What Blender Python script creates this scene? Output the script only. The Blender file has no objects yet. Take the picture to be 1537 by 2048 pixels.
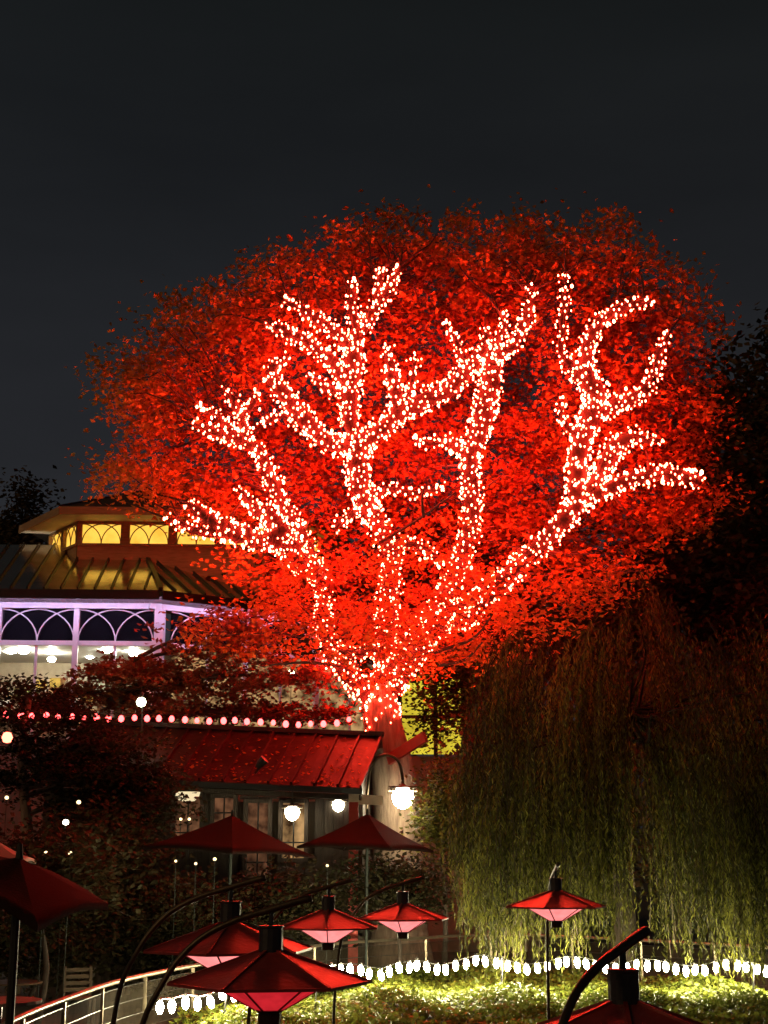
import bpy, math, random
import numpy as np
from mathutils import Vector

random.seed(7)
RNG = np.random.default_rng(11)
R = math.radians
SC = bpy.context.scene
COL = SC.collection

# ------------------------------------------------------------------ camera
LENS = 50.0
F = 2048 * LENS / 36.0            # focal length in photograph pixels
TH = math.atan((1720 - 1024) / F)  # the camera looks up, eye level is low in the frame
CH = 2.6                          # eye height above the terrace
cam_d = bpy.data.cameras.new('camera')
cam_d.lens = LENS
cam_d.sensor_width = 36
cam_d.clip_end = 3000
cam = bpy.data.objects.new('camera', cam_d)
COL.objects.link(cam)
cam.location = (0, 0, CH)
cam.rotation_euler = (R(90) + TH, 0, 0)
SC.camera = cam

# ------------------------------------------------------------------ world, added warm light, exposure
world = bpy.data.worlds.new('World')
SC.world = world
world.use_nodes = True
wn, wl = world.node_tree.nodes, world.node_tree.links
wn.clear()
w_out = wn.new('ShaderNodeOutputWorld')
w_bg = wn.new('ShaderNodeBackground')
w_bg.inputs['Strength'].default_value = 1.0
sky = wn.new('ShaderNodeTexSky')
sky.sky_type = 'NISHITA'
sky.sun_disc = False
sky.sun_elevation = R(-4)
sky.sun_rotation = R(-70)
skm = wn.new('ShaderNodeMixRGB'); skm.blend_type = 'MULTIPLY'; skm.inputs[0].default_value = 1
skm.inputs[2].default_value = (0.10, 0.10, 0.10, 1)
wl.new(sky.outputs[0], skm.inputs[1])
tc = wn.new('ShaderNodeTexCoord')
sep = wn.new('ShaderNodeSeparateXYZ'); wl.new(tc.outputs['Generated'], sep.inputs[0])
ramp = wn.new('ShaderNodeValToRGB')      # town glow: paler low down, darker overhead
ramp.color_ramp.elements[0].position = 0.0
ramp.color_ramp.elements[0].color = (0.030, 0.033, 0.041, 1)
ramp.color_ramp.elements[1].position = 0.55
ramp.color_ramp.elements[1].color = (0.0060, 0.0070, 0.0068, 1)
e = ramp.color_ramp.elements.new(0.27); e.color = (0.0150, 0.0155, 0.0180, 1)
wl.new(sep.outputs['Z'], ramp.inputs[0])
nz = wn.new('ShaderNodeTexNoise'); nz.inputs['Scale'].default_value = 2.2; nz.inputs['Detail'].default_value = 5
mpg = wn.new('ShaderNodeMapping'); mpg.inputs['Scale'].default_value = (1, 1, 3.5)
wl.new(tc.outputs['Generated'], mpg.inputs[0]); wl.new(mpg.outputs[0], nz.inputs['Vector'])
cl = wn.new('ShaderNodeMapRange'); cl.inputs[1].default_value = 0.3; cl.inputs[2].default_value = 0.75
cl.inputs[3].default_value = 0.72; cl.inputs[4].default_value = 1.28
wl.new(nz.outputs[0], cl.inputs[0])
mc = wn.new('ShaderNodeMixRGB'); mc.blend_type = 'MULTIPLY'; mc.inputs[0].default_value = 1
wl.new(ramp.outputs[0], mc.inputs[1]); wl.new(cl.outputs[0], mc.inputs[2])
ad = wn.new('ShaderNodeMixRGB'); ad.blend_type = 'ADD'; ad.inputs[0].default_value = 1
wl.new(mc.outputs[0], ad.inputs[1]); wl.new(skm.outputs[0], ad.inputs[2])
wl.new(ad.outputs[0], w_bg.inputs['Color'])
wl.new(w_bg.outputs[0], w_out.inputs[0])

sun_d = bpy.data.lights.new('sun', 'SUN')
sun_d.energy = 0.42  # added warm light from behind left, lifts the crown's outer leaves
sun_d.angle = R(20)
sun_d.color = (1.0, 0.60, 0.28)
sun = bpy.data.objects.new('sun', sun_d)
COL.objects.link(sun)
sun.rotation_euler = (R(62), 0, R(-48))

SC.view_settings.view_transform = 'Standard'
SC.view_settings.look = 'None'
SC.view_settings.exposure = 0
SC.view_settings.gamma = 1
SC.view_settings.use_curve_mapping = False
SC.render.engine = 'CYCLES'
SC.cycles.max_bounces = 5
SC.cycles.diffuse_bounces = 2
SC.cycles.glossy_bounces = 3
SC.cycles.transmission_bounces = 3
SC.cycles.transparent_max_bounces = 8
SC.cycles.sample_clamp_indirect = 4
SC.cycles.use_light_tree = True


# ------------------------------------------------------------------ placing helpers
def ray(px, py):
    u, v = (px - 768.5) / F, (1024 - py) / F
    return np.array([u, math.cos(TH) - v * math.sin(TH), math.sin(TH) + v * math.cos(TH)])

def P(px, py, Y):
    d = ray(px, py)
    return np.array([0, 0, CH]) + d * (Y / d[1])

def at_z(px, py, z):
    d = ray(px, py)
    return np.array([0, 0, CH]) + d * ((z - CH) / d[2])

def pxm(Y):
    return Y / F     # metres covered by one photograph pixel at depth Y (roughly)


# ------------------------------------------------------------------ materials
MATS = {}
def nodes_of(name):
    m = bpy.data.materials.new(name)
    m.use_nodes = True
    nt = m.node_tree
    for n in list(nt.nodes):
        nt.nodes.remove(n)
    out = nt.nodes.new('ShaderNodeOutputMaterial')
    MATS[name] = m
    return m, nt, out

def surf(name, c1, c2=None, rough=0.7, scale=6.0, stretch=(1, 1, 1), metal=0.0, bump=0.25, bscale=None, spec=0.4, coat=0.0, detail=6):
    """noise-mottled surface in object space"""
    m, nt, out = nodes_of(name)
    b = nt.nodes.new('ShaderNodeBsdfPrincipled')
    b.inputs['Metallic'].default_value = metal
    b.inputs['Specular IOR Level'].default_value = spec
    b.inputs['Coat Weight'].default_value = coat
    t = nt.nodes.new('ShaderNodeTexCoord')
    mp = nt.nodes.new('ShaderNodeMapping'); mp.inputs['Scale'].default_value = stretch
    nt.links.new(t.outputs['Object'], mp.inputs[0])
    n = nt.nodes.new('ShaderNodeTexNoise'); n.inputs['Scale'].default_value = scale; n.inputs['Detail'].default_value = detail
    nt.links.new(mp.outputs[0], n.inputs['Vector'])
    r = nt.nodes.new('ShaderNodeValToRGB')
    c2 = c2 or tuple(x * 0.6 for x in c1)
    r.color_ramp.elements[0].position = 0.32; r.color_ramp.elements[0].color = (*c2, 1)
    r.color_ramp.elements[1].position = 0.68; r.color_ramp.elements[1].color = (*c1, 1)
    nt.links.new(n.outputs[0], r.inputs[0]); nt.links.new(r.outputs[0], b.inputs['Base Color'])
    rr = nt.nodes.new('ShaderNodeMapRange'); rr.inputs[3].default_value = max(0.02, rough - 0.12); rr.inputs[4].default_value = min(1, rough + 0.12)
    nt.links.new(n.outputs[0], rr.inputs[0]); nt.links.new(rr.outputs[0], b.inputs['Roughness'])
    if bump:
        n2 = nt.nodes.new('ShaderNodeTexNoise'); n2.inputs['Scale'].default_value = bscale or scale * 4; n2.inputs['Detail'].default_value = 4
        nt.links.new(mp.outputs[0], n2.inputs['Vector'])
        bp = nt.nodes.new('ShaderNodeBump'); bp.inputs['Strength'].default_value = bump; bp.inputs['Distance'].default_value = 0.03
        nt.links.new(n2.outputs[0], bp.inputs['Height']); nt.links.new(bp.outputs[0], b.inputs['Normal'])
    nt.links.new(b.outputs[0], out.inputs[0])
    return m

def leafmat(name, c1, c2, transl=0.35, rough=0.55, spec=0.35):
    m, nt, out = nodes_of(name)
    a = nt.nodes.new('ShaderNodeAttribute'); a.attribute_name = 'tint'
    r = nt.nodes.new('ShaderNodeMixRGB'); r.inputs[1].default_value = (*c1, 1); r.inputs[2].default_value = (*c2, 1)
    nt.links.new(a.outputs['Fac'], r.inputs[0])
    b = nt.nodes.new('ShaderNodeBsdfPrincipled'); b.inputs['Roughness'].default_value = rough
    b.inputs['Specular IOR Level'].default_value = spec
    tr = nt.nodes.new('ShaderNodeBsdfTranslucent')
    mx = nt.nodes.new('ShaderNodeMixShader'); mx.inputs[0].default_value = transl
    nt.links.new(r.outputs[0], b.inputs['Base Color']); nt.links.new(r.outputs[0], tr.inputs['Color'])
    nt.links.new(b.outputs[0], mx.inputs[1]); nt.links.new(tr.outputs[0], mx.inputs[2]); nt.links.new(mx.outputs[0], out.inputs[0])
    return m

def glow(name, col, strength, var=0.0, scale=3.0, col2=None):
    m, nt, out = nodes_of(name)
    em = nt.nodes.new('ShaderNodeEmission')
    em.inputs['Color'].default_value = (*col, 1)
    em.inputs['Strength'].default_value = strength
    if var:
        t = nt.nodes.new('ShaderNodeTexCoord')
        n = nt.nodes.new('ShaderNodeTexNoise'); n.inputs['Scale'].default_value = scale; n.inputs['Detail'].default_value = 5
        nt.links.new(t.outputs['Object'], n.inputs['Vector'])
        r = nt.nodes.new('ShaderNodeValToRGB')
        r.color_ramp.elements[0].position = 0.36; r.color_ramp.elements[1].position = 0.64
        c2 = col2 or tuple(x * (1 - var) for x in col)
        r.color_ramp.elements[0].color = (*c2, 1); r.color_ramp.elements[1].color = (*col, 1)
        nt.links.new(n.outputs[0], r.inputs[0]); nt.links.new(r.outputs[0], em.inputs['Color'])
    nt.links.new(em.outputs[0], out.inputs[0])
    return m

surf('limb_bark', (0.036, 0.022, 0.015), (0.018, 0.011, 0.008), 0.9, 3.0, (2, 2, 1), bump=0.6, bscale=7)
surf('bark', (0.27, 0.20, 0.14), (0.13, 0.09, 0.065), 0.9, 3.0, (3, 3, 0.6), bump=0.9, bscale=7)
surf('twig', (0.09, 0.065, 0.05), None, 0.9, 5, bump=0.2)
surf('willow_bark', (0.022, 0.016, 0.011), None, 0.95, 5, bump=0.3, spec=0.1)
surf('wire', (0.015, 0.02, 0.015), None, 0.6, 5, bump=0)
surf('black_metal', (0.022, 0.020, 0.018), (0.012, 0.011, 0.010), 0.38, 9, bump=0.1, spec=0.6)
surf('bronze', (0.10, 0.075, 0.045), (0.05, 0.038, 0.025), 0.4, 8, metal=0.8, bump=0.15)
surf('red_enamel', (0.24, 0.026, 0.020), (0.16, 0.015, 0.012), 0.42, 7, bump=0.18, spec=0.5)
surf('red_canvas', (0.017, 0.008, 0.006), (0.011, 0.005, 0.004), 0.9, 4, bump=0.3, bscale=60, spec=0.08)
surf('grey_canvas', (0.30, 0.24, 0.20), (0.22, 0.17, 0.14), 0.85, 4, bump=0.3, bscale=60)
surf('red_sheet', (0.050, 0.014, 0.010), (0.020, 0.006, 0.004), 0.5, 2.2, bump=0.5, bscale=5, spec=0.25)
surf('dark_sheet', (0.70, 0.66, 0.58), (0.45, 0.42, 0.37), 0.16, 2.0, metal=0.95, bump=0.12, bscale=4)
surf('white_paint', (0.80, 0.79, 0.78), (0.70, 0.69, 0.68), 0.5, 5, bump=0.1)
surf('tan_wood', (0.40, 0.24, 0.11), (0.28, 0.16, 0.07), 0.6, 3, (1, 1, 6), bump=0.3)
surf('plank', (0.055, 0.040, 0.028), (0.028, 0.020, 0.014), 0.75, 3.5, (6, 6, 0.5), bump=0.5, bscale=9)
surf('plank_b', (0.075, 0.054, 0.040), (0.038, 0.027, 0.020), 0.75, 3.5, (6, 6, 0.5), bump=0.5, bscale=9)
surf('red_paint', (0.45, 0.05, 0.035), (0.33, 0.035, 0.025), 0.55, 5, bump=0.2)
surf('cream_paint', (0.62, 0.54, 0.40), (0.5, 0.43, 0.31), 0.6, 5, bump=0.2)
surf('stone', (0.12, 0.105, 0.09), (0.07, 0.06, 0.05), 0.85, 1.5, bump=0.5)
surf('ground', (0.09, 0.075, 0.055), (0.045, 0.038, 0.028), 0.95, 0.8, bump=0.6)
surf('soil', (0.05, 0.04, 0.028), (0.025, 0.02, 0.014), 1.0, 3, bump=0.8)
surf('old_wall', (0.20, 0.16, 0.12), (0.12, 0.095, 0.07), 0.85, 1.2, bump=0.3)
surf('steel', (0.30, 0.24, 0.17), (0.20, 0.16, 0.11), 0.35, 6, metal=0.7, bump=0.1)
surf('teak', (0.12, 0.075, 0.04), (0.07, 0.042, 0.022), 0.6, 4, (1, 1, 5), bump=0.3)
surf('cloth_white', (0.7, 0.67, 0.6), (0.6, 0.57, 0.5), 0.8, 4, bump=0.2)

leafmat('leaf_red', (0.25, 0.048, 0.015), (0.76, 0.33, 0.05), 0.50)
leafmat('leaf_maple', (0.24, 0.045, 0.025), (0.34, 0.12, 0.04), 0.35)
leafmat('leaf_dark', (0.020, 0.020, 0.008), (0.045, 0.034, 0.013), 0.25, 0.7, 0.12)
leafmat('leaf_far', (0.045, 0.036, 0.018), (0.11, 0.072, 0.028), 0.2, 0.7, 0.15)
leafmat('leaf_willow', (0.022, 0.024, 0.005), (0.19, 0.19, 0.032), 0.38, 0.6, 0.15)
leafmat('leaf_ivy', (0.085, 0.115, 0.014), (0.19, 0.20, 0.03), 0.32, 0.42)

m, nt, out = nodes_of('dark_glass')
b = nt.nodes.new('ShaderNodeBsdfPrincipled'); b.inputs['Base Color'].default_value = (0.006, 0.006, 0.008, 1)
b.inputs['Roughness'].default_value = 0.08; nt.links.new(b.outputs[0], out.inputs[0])
m, nt, out = nodes_of('clear_glass')
g = nt.nodes.new('ShaderNodeBsdfGlossy'); g.inputs['Roughness'].default_value = 0.03
t = nt.nodes.new('ShaderNodeBsdfTransparent'); t.inputs['Color'].default_value = (0.93, 0.95, 0.94, 1)
fr = nt.nodes.new('ShaderNodeFresnel'); fr.inputs[0].default_value = 1.45
mx = nt.nodes.new('ShaderNodeMixShader'); nt.links.new(fr.outputs[0], mx.inputs[0])
nt.links.new(t.outputs[0], mx.inputs[1]); nt.links.new(g.outputs[0], mx.inputs[2]); nt.links.new(mx.outputs[0], out.inputs[0])
# woven wire infill of the railing: half of it is holes
m, nt, out = nodes_of('wire_mesh')
b = nt.nodes.new('ShaderNodeBsdfPrincipled'); b.inputs['Base Color'].default_value = (0.026, 0.019, 0.011, 1)
b.inputs['Roughness'].default_value = 0.9; b.inputs['Specular IOR Level'].default_value = 0.1
t = nt.nodes.new('ShaderNodeBsdfTransparent')
tc_ = nt.nodes.new('ShaderNodeTexCoord')
nn = nt.nodes.new('ShaderNodeTexNoise'); nn.inputs['Scale'].default_value = 5; nt.links.new(tc_.outputs['Object'], nn.inputs['Vector'])
mr = nt.nodes.new('ShaderNodeMapRange'); mr.inputs[1].default_value = 0.3; mr.inputs[2].default_value = 0.7; mr.inputs[3].default_value = 0.28; mr.inputs[4].default_value = 0.55
nt.links.new(nn.outputs[0], mr.inputs[0])
mx = nt.nodes.new('ShaderNodeMixShader'); nt.links.new(mr.outputs[0], mx.inputs[0])
nt.links.new(t.outputs[0], mx.inputs[1]); nt.links.new(b.outputs[0], mx.inputs[2]); nt.links.new(mx.outputs[0], out.inputs[0])

glow('bulb_red', (1.0, 0.038, 0.018), 245.0)
glow('bulb_cream', (1.0, 0.028, 0.014), 150.0)
glow('bulb_pink', (1.0, 0.062, 0.060), 10.0)
glow('lantern_red', (1.0, 0.14, 0.08), 8.0)
glow('bulb_white', (1.0, 0.90, 0.55), 270.0)
glow('lantern_white', (1.0, 0.88, 0.62), 16.0)
glow('spot_green', (0.92, 1.0, 0.62), 30.0)
glow('bowl_cream', (1.0, 0.80, 0.46), 0.95)
glow('window_amber', (1.0, 0.60, 0.085), 1.30, 0.45, 1.6, (0.85, 0.43, 0.045))
glow('window_yellow', (0.62, 0.50, 0.035), 1.4, 0.5, 1.3, (0.40, 0.30, 0.02))
glow('window_dim', (0.30, 0.13, 0.06), 0.6, 0.8, 4.0, (0.05, 0.02, 0.01))
glow('window_warm', (0.70, 0.40, 0.16), 0.8, 0.8, 2.6, (0.03, 0.012, 0.005))
glow('led_lilac', (0.70, 0.55, 1.0), 52.0)
glow('room_lamp', (1.0, 0.92, 0.74), 130.0)
glow('lantern_bright', (1.0, 0.86, 0.58), 95.0)
glow('candle', (1.0, 0.74, 0.36), 3.0)
glow('diffuser_pink', (1.0, 0.24, 0.23), 1.55, 0.25, 9)
glow('diffuser_red', (1.0, 0.030, 0.045), 0.62, 0.35, 9)


# ------------------------------------------------------------------ mesh builder
def world_off(parent):
    o = np.zeros(3)
    while parent is not None:
        o += np.array(parent.location); parent = parent.parent
    return o

class MB:
    def __init__(s):
        s.v = []; s.f = []
    def add(s, vs, fs):
        n = len(s.v)
        s.v += [tuple(map(float, p)) for p in vs]
        s.f += [tuple(i + n for i in q) for q in fs]
    def box(s, c, size, rz=0.0, ax=None):
        cx, cy, cz = c; hx, hy, hz = [k / 2 for k in size]
        co, si = math.cos(rz), math.sin(rz)
        vs = []
        for z in (-hz, hz):
            for x, y in ((-hx, -hy), (hx, -hy), (hx, hy), (-hx, hy)):
                vs.append((cx + x * co - y * si, cy + x * si + y * co, cz + z))
        s.add(vs, [(3, 2, 1, 0), (4, 5, 6, 7), (0, 1, 5, 4), (1, 2, 6, 5), (2, 3, 7, 6), (3, 0, 4, 7)])
    def beam(s, a, b, w, h):
        """box bar from a to b, w wide and h tall"""
        a = np.array(a, float); b = np.array(b, float)
        d = (b - a) / np.linalg.norm(b - a)
        up = np.array([0, 0, 1.0]) if abs(d[2]) < 0.95 else np.array([0, 1.0, 0])
        sd = np.cross(d, up); sd /= np.linalg.norm(sd)
        up = np.cross(sd, d)
        vs = []
        for p in (a, b):
            for i, j in ((-1, -1), (1, -1), (1, 1), (-1, 1)):
                vs.append(p + sd * i * w / 2 + up * j * h / 2)
        s.add(vs, [(3, 2, 1, 0), (4, 5, 6, 7), (0, 1, 5, 4), (1, 2, 6, 5), (2, 3, 7, 6), (3, 0, 4, 7)])
    def tube(s, pts, rad, seg=8, cap=True):
        pts = [np.array(p, float) for p in pts]
        if np.isscalar(rad): rad = [rad] * len(pts)
        ref = np.array([0.31, 0.87, 0.38])
        rings = []
        for i, p in enumerate(pts):
            t = pts[min(i + 1, len(pts) - 1)] - pts[max(i - 1, 0)]
            t = t / (np.linalg.norm(t) + 1e-9)
            a = np.cross(t, ref); a /= (np.linalg.norm(a) + 1e-9)
            b = np.cross(t, a)
            rings.append([p + rad[i] * (math.cos(k * 2 * math.pi / seg) * a + math.sin(k * 2 * math.pi / seg) * b) for k in range(seg)])
        vs = [q for r_ in rings for q in r_]
        fs = []
        for i in range(len(pts) - 1):
            for k in range(seg):
                k2 = (k + 1) % seg
                fs.append((i * seg + k, i * seg + k2, (i + 1) * seg + k2, (i + 1) * seg + k))
        if cap:
            fs.append(tuple(range(seg - 1, -1, -1))); fs.append(tuple((len(pts) - 1) * seg + k for k in range(seg)))
        s.add(vs, fs)
    def lathe(s, c, prof, seg=12, rot=0.0):
        c = np.array(c, float)
        vs = []
        for r_, z in prof:
            for k in range(seg):
                a = rot + k * 2 * math.pi / seg
                vs.append(c + np.array([r_ * math.cos(a), r_ * math.sin(a), z]))
        fs = []
        for i in range(len(prof) - 1):
            for k in range(seg):
                k2 = (k + 1) % seg
                fs.append((i * seg + k, i * seg + k2, (i + 1) * seg + k2, (i + 1) * seg + k))
        s.add(vs, fs)
    def quad(s, *ps):
        s.add(ps, [tuple(range(len(ps)))])
    def build(s, name, mat, parent=None, smooth=False):
        off = world_off(parent)
        me = bpy.data.meshes.new(name)
        me.from_pydata([tuple(np.array(p) - off) for p in s.v], [], s.f)
        if smooth:
            me.shade_smooth()
        me.materials.append(MATS[mat])
        o = bpy.data.objects.new(name, me)
        COL.objects.link(o)
        if parent is not None: o.parent = parent
        return o

def empty(name, loc):
    o = bpy.data.objects.new(name, None)
    o.empty_display_size = 0.2
    COL.objects.link(o)
    o.location = tuple(map(float, loc))
    return o

def tag(o, label=None, cat=None, group=None, kind=None):
    if label: o['label'] = label
    if cat: o['category'] = cat
    if group: o['group'] = group
    if kind: o['kind'] = kind
    return o

def put(mesh_obj, loc, parent=None, rz=0.0, scale=None, name=None):
    """copy of a piece, sharing its mesh"""
    c = mesh_obj.copy()
    COL.objects.link(c)
    c.parent = parent
    c.location = tuple(np.array(loc, float) - world_off(parent))
    c.rotation_euler = (0, 0, rz)
    if scale: c.scale = scale
    return c

class Frame:
    """upright wall frame: x along the wall, y into it, z up"""
    def __init__(s, o, a):
        s.o = np.array(o, float); s.a = a
        s.x = np.array([math.cos(a), math.sin(a), 0]); s.y = np.array([-math.sin(a), math.cos(a), 0])
    def w(s, x, y, z):
        return s.o + s.x * x + s.y * y + np.array([0, 0, z])
    def box(s, mb, x0, x1, y0, y1, z0, z1):
        c = s.w((x0 + x1) / 2, (y0 + y1) / 2, (z0 + z1) / 2)
        mb.box(c, (x1 - x0, y1 - y0, z1 - z0), s.a)
    def hit(s, px, py, y=0.0):
        d = ray(px, py); c = np.array([0, 0, CH])
        k = (y - np.dot(c - s.o, s.y)) / np.dot(d, s.y)
        p = c + d * k - s.o
        return np.dot(p, s.x), p[2]

def smooth_path(pts, n):
    """Catmull-Rom through rows of pts, n samples per span"""
    pts = np.array(pts, float)
    ext = np.vstack([2 * pts[0] - pts[1], pts, 2 * pts[-1] - pts[-2]])
    out = []
    for i in range(1, len(ext) - 2):
        p0, p1, p2, p3 = ext[i - 1:i + 3]
        for k in range(n):
            t = k / n
            out.append(0.5 * ((2 * p1) + (-p0 + p2) * t + (2 * p0 - 5 * p1 + 4 * p2 - p3) * t * t + (-p0 + 3 * p1 - 3 * p2 + p3) * t ** 3))
    out.append(pts[-1])
    return np.array(out)

def unit(a):
    return a / (np.linalg.norm(a, axis=-1, keepdims=True) + 1e-9)

def leaf_mesh(name, mat, c, axis, nrm, length, width, tint, parent=None, fold=0.18):
    """one folded leaf (two triangles, four corners) at every row of c"""
    n = len(c)
    off = world_off(parent)
    c = np.asarray(c) - off
    axis = unit(np.asarray(axis)); side = unit(np.cross(axis, nrm)); nr = np.cross(side, axis)
    L = np.asarray(length).reshape(-1, 1) * np.ones((n, 1)); W = np.asarray(width).reshape(-1, 1) * np.ones((n, 1))
    v = np.empty((n, 4, 3))
    v[:, 0] = c - axis * L * 0.5
    v[:, 1] = c + side * W * 0.5 - nr * W * fold - axis * L * 0.05
    v[:, 2] = c + axis * L * 0.5
    v[:, 3] = c - side * W * 0.5 - nr * W * fold - axis * L * 0.05
    me = bpy.data.meshes.new(name)
    me.vertices.add(n * 4); me.vertices.foreach_set('co', v.ravel())
    base = np.arange(n)[:, None] * 4
    tri = (base + np.array([[0, 1, 2, 0, 2, 3]])).ravel().astype(np.int32)
    me.loops.add(n * 6); me.loops.foreach_set('vertex_index', tri)
    me.polygons.add(n * 2); me.polygons.foreach_set('loop_start', np.arange(0, n * 6, 3, dtype=np.int32))
    me.update(calc_edges=True)
    at = me.attributes.new('tint', 'FLOAT', 'POINT')
    at.data.foreach_set('value', np.repeat(np.asarray(tint, float), 4))
    me.materials.append(MATS[mat])
    o = bpy.data.objects.new(name, me)
    COL.objects.link(o)
    if parent is not None: o.parent = parent
    return o

def leaf_dirs(n, droop=0.35, tilt=0.55):
    az = RNG.uniform(0, 2 * math.pi, n)
    ax = np.stack([np.cos(az), np.sin(az), RNG.normal(-droop, 0.3, n)], 1)
    nr = np.stack([RNG.normal(0, tilt, n), RNG.normal(0, tilt, n), np.ones(n)], 1)
    return unit(ax), unit(nr)

def sprays(centers, per, rx, rz):
    """leaf centres in flattened tufts round every centre"""
    k = len(centers)
    c = np.repeat(centers, per, axis=0)
    d = np.clip(RNG.normal(0, 1, (k * per, 3)), -1.9, 1.9) * np.array([rx, rx, rz])
    sc = np.repeat(RNG.uniform(0.5, 1.45, k), per)[:, None]
    return c + d * sc


# ------------------------------------------------------------------ ground
g = MB(); g.quad((-900, -60, -0.02), (900, -60, -0.02), (900, 1800, -0.02), (-900, 1800, -0.02))
tag(g.build('ground', 'ground'), kind='structure')
RAIL_PX = [(-60, 2085), (50, 2030), (150, 1991), (235, 1963), (330, 1942), (420, 1926), (520, 1908), (620, 1893), (700, 1885),
           (800, 1879), (940, 1871), (1100, 1872), (1250, 1879), (1400, 1887), (1560, 1896), (1750, 1910)]
RAIL_Z = 1.0
rail_top = smooth_path([at_z(x, y, RAIL_Z) for x, y in RAIL_PX], 5)
g = MB()
for i in range(len(rail_top) - 1):
    a, b_ = rail_top[i], rail_top[i + 1]
    g.quad((a[0], a[1] - 0.15, 0.0), (b_[0], b_[1] - 0.15, 0.0), (b_[0] * 1.1, 40, 0.0), (a[0] * 1.1, 40, 0.0))
tag(g.build('terrace_paving', 'stone'), kind='structure')

# ------------------------------------------------------------------ pavilion with two tiers
KX = P(322, 1189, 44)
FA = Frame((KX[0], KX[1], 0), math.pi * 0 + math.atan2(0.05, 1.0))     # front wall, runs left from the corner (negative x)
FB = Frame((KX[0], KX[1], 0), math.atan2(0.56, 0.83))                  # side wall, runs right and away
pav = empty('pavilion', (KX[0], KX[1] + 1, 0))
tag(pav, 'two-tiered pavilion with lilac-lit eaves, interlaced white arches and yellow upper windows', 'building')
EZ = P(322, 1187, 44)[2]
WALL_IN = 1.0      # walls stand one metre inside the eaves
zt0 = FA.hit(150, 1283, WALL_IN)[1]      # bottom of the arched transoms
zt1 = FA.hit(150, 1219, WALL_IN)[1]      # top of the transoms
zf = zt0 - 3.0                           # floor of the lit room
def eave_line(fr, x0, x1, side):
    m = MB(); fr.box(m, x0, x1, -0.06, 0.04, EZ - 0.19, EZ + 0.10); m.build('fascia', 'black_metal', pav)
    m = MB(); fr.box(m, x0 + (0.2 if side == 'b' else 0), x1 - (0.2 if side == 'a' else 0), 0.042, 0.09, EZ - 0.15, EZ - 0.115); m.build('led_strip', 'led_lilac', pav)
    m = MB(); fr.box(m, x0, x1, WALL_IN - 0.12, WALL_IN + 0.02, zt1 + 0.02, zt1 + 0.20); m.build('frieze', 'white_paint', pav)
    # boarded soffit sloping from the gutter down to the frieze
    bw = 0.165
    n = int(abs(x1 - x0) / bw)
    proto = None
    for i in range(n):
        xa = min(x0, x1) + i * bw
        m = MB()
        z0_, z1_ = EZ - 0.10, zt1 + 0.20
        vs = [fr.w(xa + 0.008, 0.05, z0_), fr.w(xa + bw - 0.008, 0.05, z0_), fr.w(xa + bw - 0.008, WALL_IN - 0.05, z1_), fr.w(xa + 0.008, WALL_IN - 0.05, z1_)]
        up = np.array([0, 0, 0.03])
        m.add(vs + [v + up for v in vs], [(0, 1, 2, 3), (7, 6, 5, 4), (0, 4, 5, 1), (1, 5, 6, 2), (2, 6, 7, 3), (3, 7, 4, 0)])
        m.build('soffit_board', 'white_paint', pav)
    m = MB(); m.quad(fr.w(x0, 0.05, EZ - 0.03), fr.w(x1, 0.05, EZ - 0.03), fr.w(x1, WALL_IN - 0.05, zt1 + 0.28), fr.w(x0, WALL_IN - 0.05, zt1 + 0.28))
    m.build('soffit_backing', 'plank', pav)
XA0 = FA.hit(-260, 1180)[0]
XB1 = FB.hit(700, 1250)[0]
eave_line(FA, XA0, -0.05, 'a')
eave_line(FB, 0.05, XB1, 'b')

def tracery(fr, x0, x1, y, z0, z1, bays, mat, parent, th=0.05, name='arch'):
    hb = (x1 - x0) / (2 * bays)
    for i in range(2 * bays + 1):
        s_ = x0 + i * hb
        for sg in (-1, 1):
            xe = s_ + sg * hb
            if xe < x0 - 1e-4 or xe > x1 + 1e-4: continue
            m = MB(); pts = []
            for k in range(9):
                t_ = k / 8 * math.pi / 2
                pts.append(fr.w(s_ + sg * hb * (1 - math.cos(t_)), y, z0 + (z1 - z0) * math.sin(t_)))
            m.tube(pts, th / 2, 6)
            m.build(name, mat, parent)

def bay(fr, x0, x1, lit):
    """one bay between two columns: arched transom over two tall panes"""
    xm = (x0 + x1) / 2
    m = MB(); fr.box(m, x0 + 0.08, x1 - 0.08, WALL_IN + 0.10, WALL_IN + 0.12, zt0, zt1 + 0.05); m.build('transom_pane', 'dark_glass', pav)
    tracery(fr, x0 + 0.06, x1 - 0.06, WALL_IN, zt0, zt1, 1, 'white_paint', pav)
    m = MB(); fr.box(m, x0, x1, WALL_IN - 0.06, WALL_IN + 0.06, zt0 - 0.13, zt0 + 0.02); m.build('transom_bar', 'white_paint', pav)
    m = MB(); fr.box(m, xm - 0.04, xm + 0.04, WALL_IN - 0.03, WALL_IN + 0.05, zf, zt0 - 0.132); m.build('mullion', 'white_paint', pav)
    for a_, b_ in ((x0 + 0.09, xm - 0.042), (xm + 0.042, x1 - 0.09)):
        m = MB(); fr.box(m, a_, b_, WALL_IN + 0.02, WALL_IN + 0.03, zf, zt0 - 0.135); m.build('window_pane', lit, pav)
    m = MB(); fr.box(m, x0, x1, WALL_IN, WALL_IN + 0.25, 0, zf - 0.003); m.build('lower_wall', 'old_wall', pav)
def column(fr, x, w=0.17):
    m = MB(); fr.box(m, x - w / 2, x + w / 2, WALL_IN - 0.10, WALL_IN + 0.09, zf, zt1 + 0.018)
    fr.box(m, x - w / 2 - 0.04, x + w / 2 + 0.04, WALL_IN - 0.13, WALL_IN + 0.09, zf - 0.1, zf + 0.25)
    m.build('column', 'white_paint', pav)
xs = [FA.hit(p, 1300, WALL_IN)[0] for p in (-160, -5, 151, 309)]
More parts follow.
